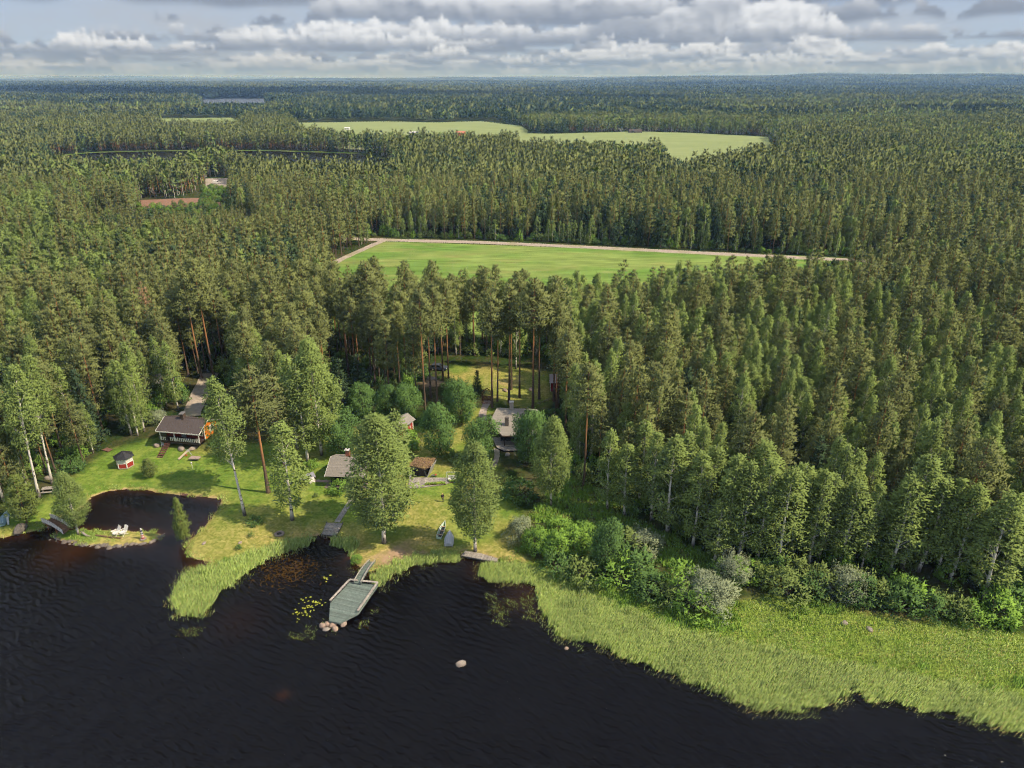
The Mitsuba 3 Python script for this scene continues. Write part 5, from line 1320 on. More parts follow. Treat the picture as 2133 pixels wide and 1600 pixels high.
# ---------------------------------------------------------------- vehicles
def car(name, xy, turn, length, width, height, paint, label, category, van=False, z=None):
    k = Kit(name, xy, turn, label, category, z=z)
    L, W, H = length, width, height
    prof = ([(0, .35), (0, 1.0), (.1, H - .1), (.35, H), (L * .72, H), (L * .86, 1.2), (L - .05, 1.0), (L, .4), (L - .2, .3), (.2, .3)] if van else
            [(0, .35), (.02, .85), (.28, .95), (.55, H - .06), (1.0, H), (L * .55, H), (L * .72, .98), (L - .15, .80), (L, .62), (L, .35), (L - .2, .28), (.2, .28)])
    body = trimesh.creation.extrude_polygon(Polygon(prof), W - 0.16, engine='earcut')
    low = trimesh.creation.extrude_polygon(Polygon([(0.0, .34), (0.03, .82), (.3, .90), (L * .74, .93), (L - .15, .76), (L - .01, .58), (L - .01, .34)]), W, engine='earcut')
    for m, w in ((body, W - .16), (low, W)):
        m.apply_transform(np.array([[1, 0, 0, -L / 2], [0, 0, -1, w / 2], [0, 1, 0, 0], [0, 0, 0, 1.0]]))
    k.part('body', [body, low], paint)
    for x in (-L / 2 + L * .19, L / 2 - L * .19):
        for s in (-1, 1):
            w = trimesh.creation.cylinder(radius=.32, height=.2, sections=20)
            w.apply_transform(trimesh.transformations.rotation_matrix(np.pi / 2, [1, 0, 0]))
            kk = k.part('wheel', w.apply_translation([x, s * (W / 2 - .09), .32]), (0.02, 0.02, 0.02))
            rim = trimesh.creation.cylinder(radius=.20, height=.02, sections=16)
            rim.apply_transform(trimesh.transformations.rotation_matrix(np.pi / 2, [1, 0, 0]))
            k.part(kk[len(k.key) + 2:] + '__rim', rim.apply_translation([x, s * (W / 2 + .015), .32]), (0.45, 0.45, 0.47))
    for s in (-1, 1):
        side = Polygon([(.55, 1.0), (.78, H - .12), (L * .54, H - .1), (L * .68, 1.0)] if not van else [(L * .60, 1.25), (L * .60, H - .2), (L * .71, H - .2), (L * .82, 1.25)])
        m = trimesh.creation.extrude_polygon(side, 0.015, engine='earcut')
        m.apply_transform(np.array([[1, 0, 0, -L / 2], [0, 0, -1, s * (W / 2 - .072) + .008], [0, 1, 0, 0], [0, 0, 0, 1.0]]))
        k.part('side_window', m, mat='window_glass')
        k.part('headlight', box((L / 2 - .06, s * (W / 2 - .3), .66), (.12, .34, .14)), (0.7, 0.7, 0.7))
        k.part('tail_light', box((-L / 2 + .02, s * (W / 2 - .16), .78), (.06, .2, .2)), (0.4, 0.02, 0.02))
    k.part('windscreen', slab([(L * .56 - L / 2, -W / 2 + .16, H - .03), (L * .71 - L / 2, -W / 2 + .16, 1.03), (L * .71 - L / 2, W / 2 - .16, 1.03), (L * .56 - L / 2, W / 2 - .16, H - .03)] if not van else [(L * .735 - L / 2, -W / 2 + .16, H - .05), (L * .852 - L / 2, -W / 2 + .16, 1.28), (L * .852 - L / 2, W / 2 - .16, 1.28), (L * .735 - L / 2, W / 2 - .16, H - .05)], 0.01), mat='window_glass')


car('parked_car', (-18.6, 167.2), -8, 4.4, 1.8, 1.5, (0.05, 0.065, 0.09), 'dark blue grey car parked under the pines', 'car')
car('white_van', (-206.5, 512), 3, 5.2, 2.0, 2.3, (0.80, 0.80, 0.80), 'white van on the gravel yard among the far trees', 'van', van=True, z=FLAT + 0.05)

# ---------------------------------------------------------------- docks, boats and bridge
k = Kit('boat_shaped_dock', (0, 0), 0, 'grey green wooden dock shaped like a boat with low benches along its rim', 'dock', z=0.0)
V = lambda p: np.array(p)
sl, sr, br_, tip, bl, le = V((-24.27, 86.03)), V((-19.98, 85.37)), V((-21.70, 79.27)), V((-23.91, 77.35)), V((-25.43, 77.73)), V((-26.12, 81.37))
deck = [sl, sr, br_, tip, bl, le]
axis_ = (sl + sr) / 2 - (tip + bl) / 2
k.boards('plank', deck, 0.72, 0.05, axis_, 0.215, 1.0)
ring = deck + [sl]
k.part('rim_board', [bar((*a, 0.55), (*b, 0.55), 0.07, 0.26) for a, b in zip(ring[:-1], ring[1:])], mat='boards', uv=(0.5, 1.0))
up = lambda p, z: (*p, z)
inner = lambda p, q, d: p + (q - p) / np.linalg.norm(q - p) * d
mid_s = (sl + sr) / 2
gl, gr = inner(sl, sr, 1.25), inner(sr, sl, 2.35)
for i, (a, b) in enumerate(((sl, le), (sr, br_), (sl, gl), (sr, gr))):
    key = k.part('bench', bar(up(a, 1.16), up(b, 1.16), 0.34, 0.05), mat='boards', uv=(0.75, 0.0))
    n = max(2, int(np.linalg.norm(b - a) / 1.2))
    for j in range(n + 1):
        p = a + (b - a) * (j / n * 0.94 + 0.03)
        k.part(key[len(k.key) + 2:] + '__leg', bar(up(p, 0.73), up(p, 1.13), 0.09), (0.10, 0.11, 0.11))
for p in (inner(sl, tip, 1.0), inner(sr, bl, 1.0), inner(bl, sr, .8), inner(tip, sl, .8), (le + br_) / 2, (sl + br_) / 2, (sr + le) / 2):
    k.part('pile', rod(up(p, -1.2), up(p, 0.52), 0.12), (0.07, 0.055, 0.045))

k = Kit('gangway', (0, 0), 0, 'arched wooden gangway with side rails leading down to the boat shaped dock', 'gangway', z=0.0)
a0, a1, b0, b1 = V((-22.13, 90.56)), V((-21.22, 90.44)), V((-23.54, 85.49)), V((-22.46, 85.28))
N = 26
arch = lambda t: 0.88 + 0.42 * math.sin(math.pi * (0.08 + 0.84 * t)) - 0.08 * t
for i in range(N):
    t0, t1 = i / N, (i + 0.93) / N
    q = [up(a0 + (b0 - a0) * t0, arch(t0)), up(a1 + (b1 - a1) * t0, arch(t0)), up(a1 + (b1 - a1) * t1, arch(t1)), up(a0 + (b0 - a0) * t1, arch(t1))]
    k.part('plank', slab(q, 0.05), mat='boards', uv=(float(np.clip(crng.normal(.5, .2), 0, 1)), 1.0))
for a, b in ((a0, b0), (a1, b1)):
    ts = np.linspace(0, 1, 9)
    k.part('rail', [bar(up(a + (b - a) * s, arch(s) + 0.42), up(a + (b - a) * t, arch(t) + 0.42), 0.16, 0.05) for s, t in zip(ts[:-1], ts[1:])], mat='boards', uv=(0.7, 0.0))
    k.part('side_board', [bar(up(a + (b - a) * s, arch(s) + 0.10), up(a + (b - a) * t, arch(t) + 0.10), 0.05, 0.16) for s, t in zip(ts[:-1], ts[1:])], mat='boards', uv=(0.5, 1.0))
    for t in ts:
        k.part('rail_post', bar(up(a + (b - a) * t, arch(t) - 0.1), up(a + (b - a) * t, arch(t) + 0.40), 0.07), (0.12, 0.12, 0.115))

k = Kit('swimming_dock', (0, 0), 0, 'small old grey dock with a ladder at the end of the boardwalk', 'dock', z=0.0)
o = [V((-31.54, 101.60)), V((-28.73, 101.46)), V((-29.06, 97.87)), V((-31.53, 98.28))]
k.boards('plank', o, 0.62, 0.05, o[0] - o[3], 0.17, 0.0)
k.part('beam', [bar(up(o[i], .5), up(o[(i + 1) % 4], .5), 0.1, 0.16) for i in range(4)], (0.09, 0.085, 0.08))
for p in o:
    k.part('post', bar(up(p, -0.9), up(p, 0.85), 0.12), (0.16, 0.155, 0.15))
m = (o[2] * 0.25 + o[3] * 0.75)
u = (o[2] - o[3]) / np.linalg.norm(o[2] - o[3])
w_ = np.array([u[1], -u[0]]) * 0.15
k.part('ladder', [bar(up(m + u * s + w_, -0.7), up(m + u * s + w_, 0.95), 0.06) for s in (-.25, .25)] + [bar(up(m - u * .25 + w_, z), up(m + u * .25 + w_, z), 0.05) for z in (-.3, 0.0, .3)], (0.20, 0.19, 0.18))

k = Kit('boardwalk', (0, 0), 0, 'straight grey plank boardwalk across the lawn to the small swimming dock', 'boardwalk', z=0.0)
c0, c1 = V((-29.81, 101.86)), V((-28.06, 110.91))
d = (c1 - c0) / np.linalg.norm(c1 - c0)
nrm = np.array([-d[1], d[0]])
Lw = np.linalg.norm(c1 - c0)
for i in range(int(Lw / 0.26)):
    p, q = c0 + d * (i * 0.26), c0 + d * (i * 0.26 + 0.245)
    z0 = float(ground(*p)) + 0.10
    k.part('plank', slab([up(p - nrm * .48, z0), up(p + nrm * .48, z0), up(q + nrm * .48, z0), up(q - nrm * .48, z0)], 0.06), mat='boards', uv=(float(np.clip(crng.normal(.55, .2), 0, 1)), 0.0))

k = Kit('old_jetty', (0, 0), 0, 'worn silver grey wooden jetty half sunk in the reeds beside the dense birch', 'jetty', z=0.0)
o = [V((-8.04, 92.80)), V((-7.50, 93.99)), V((-5.01, 93.36)), V((-2.23, 92.07)), V((-2.29, 91.22)), V((-4.49, 91.70))]
k.boards('plank', o, 0.46, 0.05, o[2] - o[1], 0.16, 0.0, gap=0.03)
k.part('beam', [bar(up(o[0], .33), up(o[5], .33), 0.12, 0.18), bar(up(o[5], .33), up(o[4], .33), 0.12, 0.18)], (0.10, 0.095, 0.09))
for p in (o[0], o[5], o[4], o[1]):
    k.part('post', rod(up(p, -1.0), up(p, 0.42), 0.08), (0.08, 0.07, 0.06))


def hull(L, W, H, flat_stern=True, n=22, m=12, flip=False, thick=0.05):
    """An open boat hull, bow at +x."""
    rows = []
    for i in range(n + 1):
        t = i / n
        half = W / 2 * ((1 - max(0, (t - 0.35) / 0.65) ** 2.3) * (0.80 + 0.20 * math.sin(min(1, t / 0.4) * math.pi / 2)) if flat_stern else math.sin(math.pi * min(1, max(0, t))) ** 0.7)
        half = max(half, 0.012)
        sheer = H * (1 + 0.30 * t ** 3 + (0 if flat_stern else 0.3 * (1 - t) ** 3))
        keel = 0.0 + H * 0.55 * max(0, (t - 0.72) / 0.28) ** 2
        rows.append([(t * L - L / 2, half * math.copysign(abs(s) ** 0.9, s), keel + (sheer - keel) * abs(s) ** 2.6) for s in np.linspace(-1, 1, m + 1)])
    v = np.array(rows).reshape(-1, 3)
    i, j = np.meshgrid(np.arange(n), np.arange(m), indexing='ij')
    q = np.stack([i * (m + 1) + j, i * (m + 1) + j + 1, (i + 1) * (m + 1) + j + 1, (i + 1) * (m + 1) + j], -1).reshape(-1, 4)
    f = np.vstack([q[:, [0, 1, 2]], q[:, [0, 2, 3]]])
    f = np.vstack([f, [[0, k_, k_ + 1] for k_ in range(1, m)]])
    out = trimesh.Trimesh(v, f, process=False)
    return out, [[rows[a][0] for a in range(n + 1)], [rows[a][-1] for a in range(n + 1)]]


h, (e1, e2) = hull(4.3, 1.55, 0.5)
k = Kit('upturned_boat', (-10.3, 97.1), 92, 'pale blue white rowing boat lying upside down on the grass by the dense birch', 'boat')
flipM = np.diag([1, 1, -1, 1.0])
flipM[2, 3] = 0.60
h2 = h.copy()
h2.apply_transform(flipM)
k.part('hull', h2, (0.50, 0.54, 0.62), smooth=True)
k.part('keel', [bar((-2.0, 0, 0.61), (1.3, 0, 0.61), 0.06, 0.06)] + [bar((-2.0, s * .38, 0.55), (1.0, s * .32, 0.55), 0.04, 0.04) for s in (-1, 1)], (0.58, 0.61, 0.66))
k.part('gunwale', [bar(np.array(a) * [1, 1, -1] + [0, 0, .6], np.array(b) * [1, 1, -1] + [0, 0, .6], 0.06) for e in (e1, e2) for a, b in zip(e[:-1], e[1:])], (0.44, 0.47, 0.52))

h, (e1, e2) = hull(4.6, 1.05, 0.42)
k = Kit('rowing_boat', (-11.65, 99.1), 82, 'slim pale green rowing boat lying open on the lawn with dark things inside', 'boat')
k.part('hull', h, (0.42, 0.56, 0.46), smooth=True)
k.part('gunwale', [bar(a, b, 0.05) for e in (e1, e2) for a, b in zip(e[:-1], e[1:])], (0.66, 0.70, 0.66))
for x in (-1.4, -0.2, 0.9):
    k.part('thwart', box((x, 0, 0.30), (0.22, 0.92 if x < .5 else 0.6, 0.03)), (0.42, 0.30, 0.22))
k.part('floor', box((-0.3, 0, 0.10), (3.2, 0.5, 0.03)), (0.06, 0.06, 0.065))
k.part('transom', slab([(-2.29, -.42, .05), (-2.29, .42, .05), (-2.31, .42, .46), (-2.31, -.42, .46)], 0.04), (0.42, 0.56, 0.46))

h, (e1, e2) = hull(4.8, 1.6, 0.5)
k = Kit('blue_boat', (-87.0, 102.6), 110, 'blue grey rowing boat lying upside down at the left edge', 'boat')
h2 = h.copy()
h2.apply_transform(flipM)
k.part('hull', h2, (0.25, 0.40, 0.50), smooth=True)
k.part('keel', bar((-2.2, 0, 0.61), (1.5, 0, 0.61), 0.06, 0.06), (0.4, 0.5, 0.56))
k = Kit('white_board', (-85.39, 101.19), 20, 'white board leaning beside the blue rowing boat', 'board')
k.part('', slab([(-.15, 0, 0.0), (.15, 0, 0.0), (.12, 0.9, 1.3), (-.18, 0.9, 1.3)], 0.04), (0.52, 0.58, 0.60))

k = Kit('footbridge', (0, 0), 0, 'small arched footbridge with white slatted railings between the left shore and the islet', 'bridge', z=0.0)
f0, f1, r0, r1 = V((-79.52, 101.23)), V((-74.00, 97.93)), V((-78.83, 102.51)), V((-73.90, 99.70))
arch = lambda t: 0.78 + 0.50 * math.sin(math.pi * (0.10 + 0.8 * t)) - 0.10 * t
N = 22
for i in range(N):
    t0, t1 = i / N, (i + .92) / N
    k.part('plank', slab([up(f0 + (f1 - f0) * t0, arch(t0)), up(r0 + (r1 - r0) * t0, arch(t0)), up(r0 + (r1 - r0) * t1, arch(t1)), up(f0 + (f1 - f0) * t1, arch(t1))], 0.06), mat='boards', uv=(float(np.clip(crng.normal(.4, .2), 0, 1)), 2.0))
for a, b in ((f0, f1), (r0, r1)):
    ts = np.linspace(0, 1, 8)
    key = k.part('railing', [bar(up(a + (b - a) * s, arch(s) + h_), up(a + (b - a) * t, arch(t) + h_), 0.07, 0.07) for s, t in zip(ts[:-1], ts[1:]) for h_ in (0.12, 0.86)], (0.10, 0.06, 0.05))
    for t in np.linspace(0.02, 0.98, 19):
        p = a + (b - a) * t
        dd = (b - a) / np.linalg.norm(b - a) * 0.11
        off = np.array([dd[1], -dd[0]]) / 0.11 * 0.045
        k.part(key[len(k.key) + 2:] + '__slat', slab([up(p - dd + off, arch(t) + .06), up(p + dd + off, arch(t) + .06), up(p + dd + off, arch(t) + .94), up(p - dd + off, arch(t) + .94)], 0.03), WHITE)
for t in (0.2, 0.62):
    p = f0 + (f1 - f0) * t
    q = r0 + (r1 - r0) * t
    k.part('support', [bar(up(p, arch(t) - .06), up(p + (f1 - f0) * .05, -0.6), 0.10), bar(up(q, arch(t) - .06), up(q + (f1 - f0) * .05, -0.6), 0.10), bar(up(p, 0.35), up(q, 0.35), 0.08)], (0.38, 0.16, 0.06))

# ---------------------------------------------------------------- things in the garden
for xy, turn, label in (((-65.62, 98.13), -38, 'left one of two white wooden deck chairs on the islet'), ((-64.51, 98.29), -30, 'right one of two white wooden deck chairs on the islet')):
    k = Kit('deck_chair', xy, turn, label, 'deck chair', 'white deck chairs on the islet', scale=1.35)
    for i in range(5):
        k.part('seat_slat', box((-0.28 + i * .14, 0.05, 0.40), (0.11, 0.62, 0.025)), WHITE)
        x = -0.28 + i * .14
        k.part('back_slat', slab([(x - .055, .34, .40), (x + .055, .34, .40), (x + .055, .72, 1.08), (x - .055, .72, 1.08)], 0.025), WHITE)
    for s in (-1, 1):
        k.part('arm', box((s * .40, 0.08, 0.60), (0.10, 0.75, 0.03)), WHITE)
        k.part('leg', bar((s * .38, -.26, 0), (s * .38, .30, .60), 0.06, .05), WHITE)
        k.part('leg', bar((s * .36, .55, 0), (s * .36, -.22, .58), 0.06, .05), WHITE)
    k.part('back_rail', [bar((-.34, .45, .56), (.34, .45, .56), .06, .03), bar((-.34, .66, .95), (.34, .66, .95), .06, .03)], WHITE)

k = Kit('toy_lighthouse', (-60.7, 97.3), 0, 'little striped wooden lighthouse in red, white and dark blue on the tip of the islet', 'lighthouse')
zs = np.linspace(0.25, 1.75, 8)
for i in range(7):
    t0, t1 = i / 7, (i + 1) / 7
    m = trimesh.creation.revolve([(0, zs[i]), (.25 - .11 * t0, zs[i]), (.25 - .11 * t1, zs[i + 1] - .002), (0, zs[i + 1] - .002)], sections=16)
    k.part('band', m, ((0.45, 0.05, 0.04), WHITE)[i % 2] if i < 3 else ((0.03, 0.05, 0.12), WHITE)[i % 2])
k.part('gallery', trimesh.creation.cylinder(radius=.2, height=.05, sections=16).apply_translation([0, 0, 1.78]), BLACK)
k.part('lantern', trimesh.creation.cylinder(radius=.10, height=.24, sections=12).apply_translation([0, 0, 1.92]), (0.8, 0.8, 0.8))
k.part('cap', trimesh.creation.cone(radius=.14, height=.2, sections=12).apply_translation([0, 0, 2.04]), (0.7, 0.7, 0.7))
for i in range(7):
    a = i * 0.9
    k.part('base_stone', stone(700 + i, .22, .18, .16).apply_translation([math.cos(a) * .33, math.sin(a) * .33, 0.1]), mat='stone', uv=(0.2, 0), smooth=True)

k = Kit('picnic_table', (-84.38, 111.30), 12, 'weathered log picnic table with two benches by the leaning birches', 'table')
k.part('tabletop', [box((0, y, 0.74), (2.2, 0.22, 0.06)) for y in (-.36, -.12, .12, .36)], mat='boards', uv=(0.7, 0.0))
for s in (-1, 1):
    k.part('bench', [box((0, s * 0.95 + d_, 0.44), (2.3, 0.17, 0.06)) for d_ in (-.1, .1)], mat='boards', uv=(0.6, 0.0))
    k.part('leg', [bar((s * .8, -.35, .7), (s * .8, -.75, 0), 0.09), bar((s * .8, .35, .7), (s * .8, .75, 0), 0.09), bar((s * .8, -1.05, .40), (s * .8, 1.05, .40), .08)], mat='boards', uv=(0.3, 0.0))

k = Kit('garden_swing', (-11.2, 114.1), 0, 'white framed garden swing bench on the wooden terrace', 'swing')
for s in (-1, 1):
    k.part('frame', [bar((s * .95, -.45, 0), (s * .9, 0, 1.85), .06), bar((s * .95, .45, 0), (s * .9, 0, 1.85), .06)], (0.50, 0.58, 0.55))
k.part('top_bar', bar((-.95, 0, 1.86), (.95, 0, 1.86), .07), (0.50, 0.58, 0.55))
k.part('seat', [box((0, -.28 + i * .14, .48), (1.35, .11, .03)) for i in range(4)], WHITE)
k.part('backrest', [slab([(-.67, .24 + i * .05, .55 + i * .16), (.67, .24 + i * .05, .55 + i * .16), (.67, .28 + i * .05, .67 + i * .16), (-.67, .28 + i * .05, .67 + i * .16)], .03) for i in range(3)], (0.55, 0.56, 0.56))
k.part('hanger', [rod((s * .62, y, .5), (s * .72, 0, 1.85), .015, 6) for s in (-1, 1) for y in (-.3, .25)], (0.4, 0.42, 0.42))

k = Kit('wooden_terrace', (0, 0), 0, 'grey plank terrace in front of the turf roofed hut', 'terrace', z=float(ground(np.linspace(-19, -10, 10), np.linspace(113.5, 115, 10)).max()) - 0.12)
k.boards('plank', [(-19.2, 115.2), (-9.9, 115.0), (-10.1, 114.2), (-12.5, 112.7), (-16.3, 111.7), (-18.9, 111.4)], 0.20, 0.06, (1.0, 0.15), 0.30, 0.0)
k.part('edge', [bar((-18.9, 111.4, .08), (-16.3, 111.7, .08), .05, .2), bar((-16.3, 111.7, .08), (-12.5, 112.7, .08), .05, .2), bar((-12.5, 112.7, .08), (-10.1, 114.2, .08), .05, .2)], (0.22, 0.20, 0.19))
for (x, y), n, label in (((-14.09, 112.73), 9, 'long low flower bed at the front rim of the terrace'), ((-10.63, 113.74), 5, 'short low flower bed at the right front rim of the terrace')):
    k = Kit('flower_bed', (x, y), 8, label, 'flower bed', 'low flower beds along the terrace')
    k.part('soil', box((0, 0, .08), (n * .42, .55, .24)), (0.09, 0.06, 0.045))
    r = np.random.default_rng(n)
    cc = np.c_[r.uniform(-n * .2, n * .2, n * 12), r.uniform(-.22, .22, n * 12), r.uniform(.2, .45, n * 12)]
    v, nn, uv = blades(r, cc, np.tile([0, 0, 1.0], (len(cc), 1)), 7, .12, .12, .22, .12, .3, LUSH, .6, .7)
    uv[:, 1] = np.repeat(np.where(r.random(len(v) // 3) < .25, YELLOW, LUSH), 3)
    scene[k.key + '__plants'] = {**leafy((v, nn, uv)), 'to_world': k.M}
k = Kit('bench', (-14.61, 115.32), 10, 'small dark bench with red cushions on the terrace', 'bench')
k.part('seat', box((0, 0, .42), (1.0, .4, .06)), (0.12, 0.12, 0.14))
k.part('leg', [box((s * .42, 0, .2), (.07, .36, .39)) for s in (-1, 1)], (0.06, 0.06, 0.07))
k.part('cushion', box((.34, 0, .52), (.3, .36, .13)), (0.45, 0.08, 0.06))
k = Kit('storage_chest', (-19.23, 115.58), 5, 'white storage chest at the left end of the terrace', 'chest')
k.part('body', box((0, 0, .35), (.65, .5, .7)), (0.6, 0.62, 0.63))
k.part('lid', box((0, 0, .735), (.72, .57, .06)), (0.72, 0.73, 0.73))
k = Kit('cold_frame', (-38.16, 114.51), 38, 'low shelter with tilted blue grey panels left of the sauna cabin', 'cold frame')
for i in range(4):
    k.part('panel', slab([(-1.5 + i * .76, -.55, .55), (-.78 + i * .76, -.55, .55), (-.78 + i * .76, .45, 1.15), (-1.5 + i * .76, .45, 1.15)], .04), (0.22, 0.24, 0.30))
k.part('frame', [bar((x, y, 0), (x, y, z), .08) for x in (-1.45, 1.45) for y, z in ((-.5, .5), (.42, 1.1))] + [box((0, .46, .55), (2.9, .05, 1.05))], (0.07, 0.07, 0.08))
k.part('end_wall', slab([(1.5, -.5, .02), (1.5, .45, .02), (1.5, .45, 1.08), (1.5, -.5, .5)], .05), (0.30, 0.30, 0.31))
k = Kit('white_board', (-36.94, 113.62), 30, 'pale board leaning against the cold frame by the sauna', 'board')
k.part('', slab([(-.5, 0, 0.02), (.5, 0, 0.02), (.5, 0.5, 0.9), (-.5, 0.5, 0.9)], 0.04), (0.58, 0.57, 0.56))
k = Kit('wash_tub', (-32.23, 113.62), 0, 'white wash tub on the porch of the sauna cabin', 'tub')
k.part('bowl', trimesh.creation.revolve([(0, .3), (.25, .3), (.36, .72), (.33, .72), (.23, .36), (0, .36)], sections=20), (0.66, 0.67, 0.68))
k.part('stand', [rod((math.cos(a) * .22, math.sin(a) * .22, 0), (math.cos(a) * .16, math.sin(a) * .16, .32), .03, 8) for a in (0, 2.1, 4.2)], (0.2, 0.2, 0.2))

k = Kit('stepping_stairs', (0, 0), 0, 'red brown wooden steps running down from the cabin porch to the lawn', 'stairs', z=0.0)
p0, p1 = V((-69.38, 127.88)), V((-69.73, 123.69))
d = (p1 - p0) / np.linalg.norm(p1 - p0)
n = np.array([-d[1], d[0]])
z0, z1 = 2.75, float(ground(*p1)) + 0.12
for i in range(9):
    t = i / 8
    p = p0 + (p1 - p0) * t
    z = z0 + (z1 - z0) * t
    z = max(z, float(ground(*p)) + 0.06)
    k.part('tread', slab([up(p - n * .62, z), up(p + n * .62, z), up(p + n * .62 + d * .30, z), up(p - n * .62 + d * .30, z)], .06), (0.16, 0.065, 0.06))
k.part('stringer', [bar(up(p0 + n * s, z0 - .10), up(p1 + n * s + d * .3, z1 - .10), .06, .16) for s in (-.5, .5)], (0.08, 0.05, 0.045))

k = Kit('garden_chair', (-70.81, 127.32), 20, 'pale blue grey garden chair left of the cabin steps', 'chair')
k.part('seat', box((0, 0, .42), (.5, .5, .04)), (0.5, 0.53, 0.55))
k.part('backrest', slab([(-.25, .24, .45), (.25, .24, .45), (.25, .42, 1.05), (-.25, .42, 1.05)], .03), (0.5, 0.53, 0.55))
for x in (-.22, .22):
    for y in (-.22, .22):
        k.part('leg', bar((x, y, 0), (x, y, .40), .04), (0.45, 0.47, 0.5))
k = Kit('stone_table', (-62.39, 122.51), -4, 'flat pinkish grey stone table on the left lawn below the orange cabin', 'table')
k.part('tabletop', prism([(-1.0, -.6), (1.05, -.5), (1.1, .5), (-.9, .62)], .42, .54), (0.36, 0.29, 0.27))
k.part('leg', [box((x, 0, .22), (.25, .5, .40)) for x in (-.6, .6)], (0.22, 0.20, 0.19))
k = Kit('lamp_post', (-61.63, 119.45), 0, 'short white lamp post on the left lawn', 'lamp')
k.part('pole', rod((0, 0, 0), (0, 0, 1.1), .04), (0.7, 0.7, 0.7))
k.part('lantern', [box((0, 0, 1.22), (.18, .18, .24)), trimesh.creation.cone(radius=.17, height=.14, sections=8).apply_translation([0, 0, 1.34])], (0.6, 0.6, 0.6))
k = Kit('playground_slide', (-64.20, 123.93), -40, 'small slide with a pale blue ladder tower on the lawn below the orange cabin', 'slide')
k.part('chute', [slab([(-.2, 0, 1.1), (.2, 0, 1.1), (.2, -2.0, .1), (-.2, -2.0, .1)], .04)] + [bar((s * .22, 0, 1.18), (s * .22, -2.0, .18), .04, .12) for s in (-1, 1)], (0.55, 0.48, 0.40))
k.part('ladder', [bar((s * .2, .6, 0), (s * .2, 0, 1.5), .05) for s in (-1, 1)] + [bar((-.2, .6 - i * .12, .3 * i), (.2, .6 - i * .12, .3 * i), .04) for i in range(1, 5)], (0.45, 0.55, 0.60))
k.part('platform', box((0, .1, 1.08), (.45, .4, .04)), (0.5, 0.56, 0.6))
k = Kit('toy_ball', (-64.97, 123.95), 0, 'yellow and red toy on the lawn beside the slide', 'toy')
k.part('body', trimesh.creation.icosphere(2, radius=.22).apply_translation([0, 0, .22]), (0.65, 0.50, 0.05), smooth=True)
k.part('side', trimesh.creation.icosphere(2, radius=.18).apply_translation([.3, 0, .18]), (0.5, 0.06, 0.04), smooth=True)
k = Kit('wooden_hatch', (-81.56, 126.32), -25, 'low red brown wooden platform at the wood edge above the gazebo', 'platform')
for i in range(6):
    k.part('plank', box((-.75 + i * .3, 0, .15), (.27, 1.1, .05)), (0.19, 0.11, 0.09))
k.part('frame', [box((0, y, .07), (1.8, .08, .12)) for y in (-.45, .45)], (0.12, 0.08, 0.06))
k = Kit('pond_landing', (-59.75, 111.15), -20, 'little dark brown landing at the far bank of the pond', 'landing')
for i in range(5):
    k.part('plank', box((-.5 + i * .25, 0, .25), (.22, .9, .05)), (0.13, 0.07, 0.055))
for x in (-.55, .55):
    k.part('post', bar((x, -.4, -.4), (x, -.4, .8), .08), (0.12, 0.065, 0.05))
k.part('rail', bar((-.6, -.4, .78), (.6, -.4, .78), .07), (0.14, 0.075, 0.06))
k = Kit('fire_ring', (-38.60, 98.45), 0, 'round stone fire ring on the peninsula', 'fire pit')
for i in range(12):
    a = i * math.pi / 6
    k.part('stone', stone(740 + i, .24, .18, .2).apply_translation([.62 * math.cos(a), .62 * math.sin(a), .1]), mat='stone', uv=(0.5, 0), smooth=True)
k.part('ash', trimesh.creation.cylinder(radius=.5, height=.06, sections=20).apply_translation([0, 0, .02]), (0.06, 0.055, 0.05))

k = Kit('wooden_gate', (-5.7, 148.2), 0, 'brown wooden gate with a pointed arch at the head of the garden path', 'gate')
for s in (-1, 1):
    k.part('post', bar((s * 1.15, 0, 0), (s * 1.15, 0, 2.3), .16), (0.13, 0.06, 0.045))
    k.part('arch_beam', bar((s * 1.25, 0, 2.2), (0, 0, 3.25), .12, .16), (0.13, 0.05, 0.04))
    k.part('brace', [bar((s * 1.1, 0, 1.5), (s * .55, 0, 2.5), .09), bar((s * .55, 0, 2.5), (0, 0, 2.75), .09)], (0.15, 0.06, 0.045))
for i in range(9):
    k.part('gate_board', box((-.98 + i * .245, 0.02, .72), (.2, .04, 1.3 - .03 * abs(i - 4))), (0.15, 0.075, 0.055))
k.part('cross_bar', [box((0, -.02, z), (2.2, .05, .1)) for z in (.35, 1.1)], (0.12, 0.06, 0.045))
k.part('step', [box((0, -.7, .07), (2.5, .3, .13)), box((0, -1.3, .06), (2.4, .25, .1))], (0.20, 0.12, 0.09))
k = Kit('log_fence', (0, 0), 0, 'low pole fence behind the lodge, rising to the red outbuilding', 'fence', z=0.0)
q0, q1 = V((5.37, 145.49)), V((9.32, 148.52))
for t in np.linspace(0, 1, 5):
    p = q0 + (q1 - q0) * t
    k.part('post', rod(up(p, float(ground(*p)) - .1), up(p, float(ground(*p)) + .75), .06, 8), (0.16, 0.13, 0.11))
k.part('rail', [rod(up(q0, float(ground(*q0)) + h_), up(q1, float(ground(*q1)) + h_), .05, 8) for h_ in (.4, .68)], (0.26, 0.22, 0.18))
k = Kit('stepping_stones', (0, 0), 0, 'row of flat brown stepping slabs below the garden path', 'steps', z=0.0)
for i, p in enumerate([(-3.49, 120.34), (-3.84, 119.45), (-4.08, 118.39), (-4.42, 117.35), (-4.66, 116.33)]):
    z = float(ground(*p))
    k.part('slab', box((p[0], p[1], z + .05), (1.25, .45, .12)), (0.24, 0.20, 0.165))

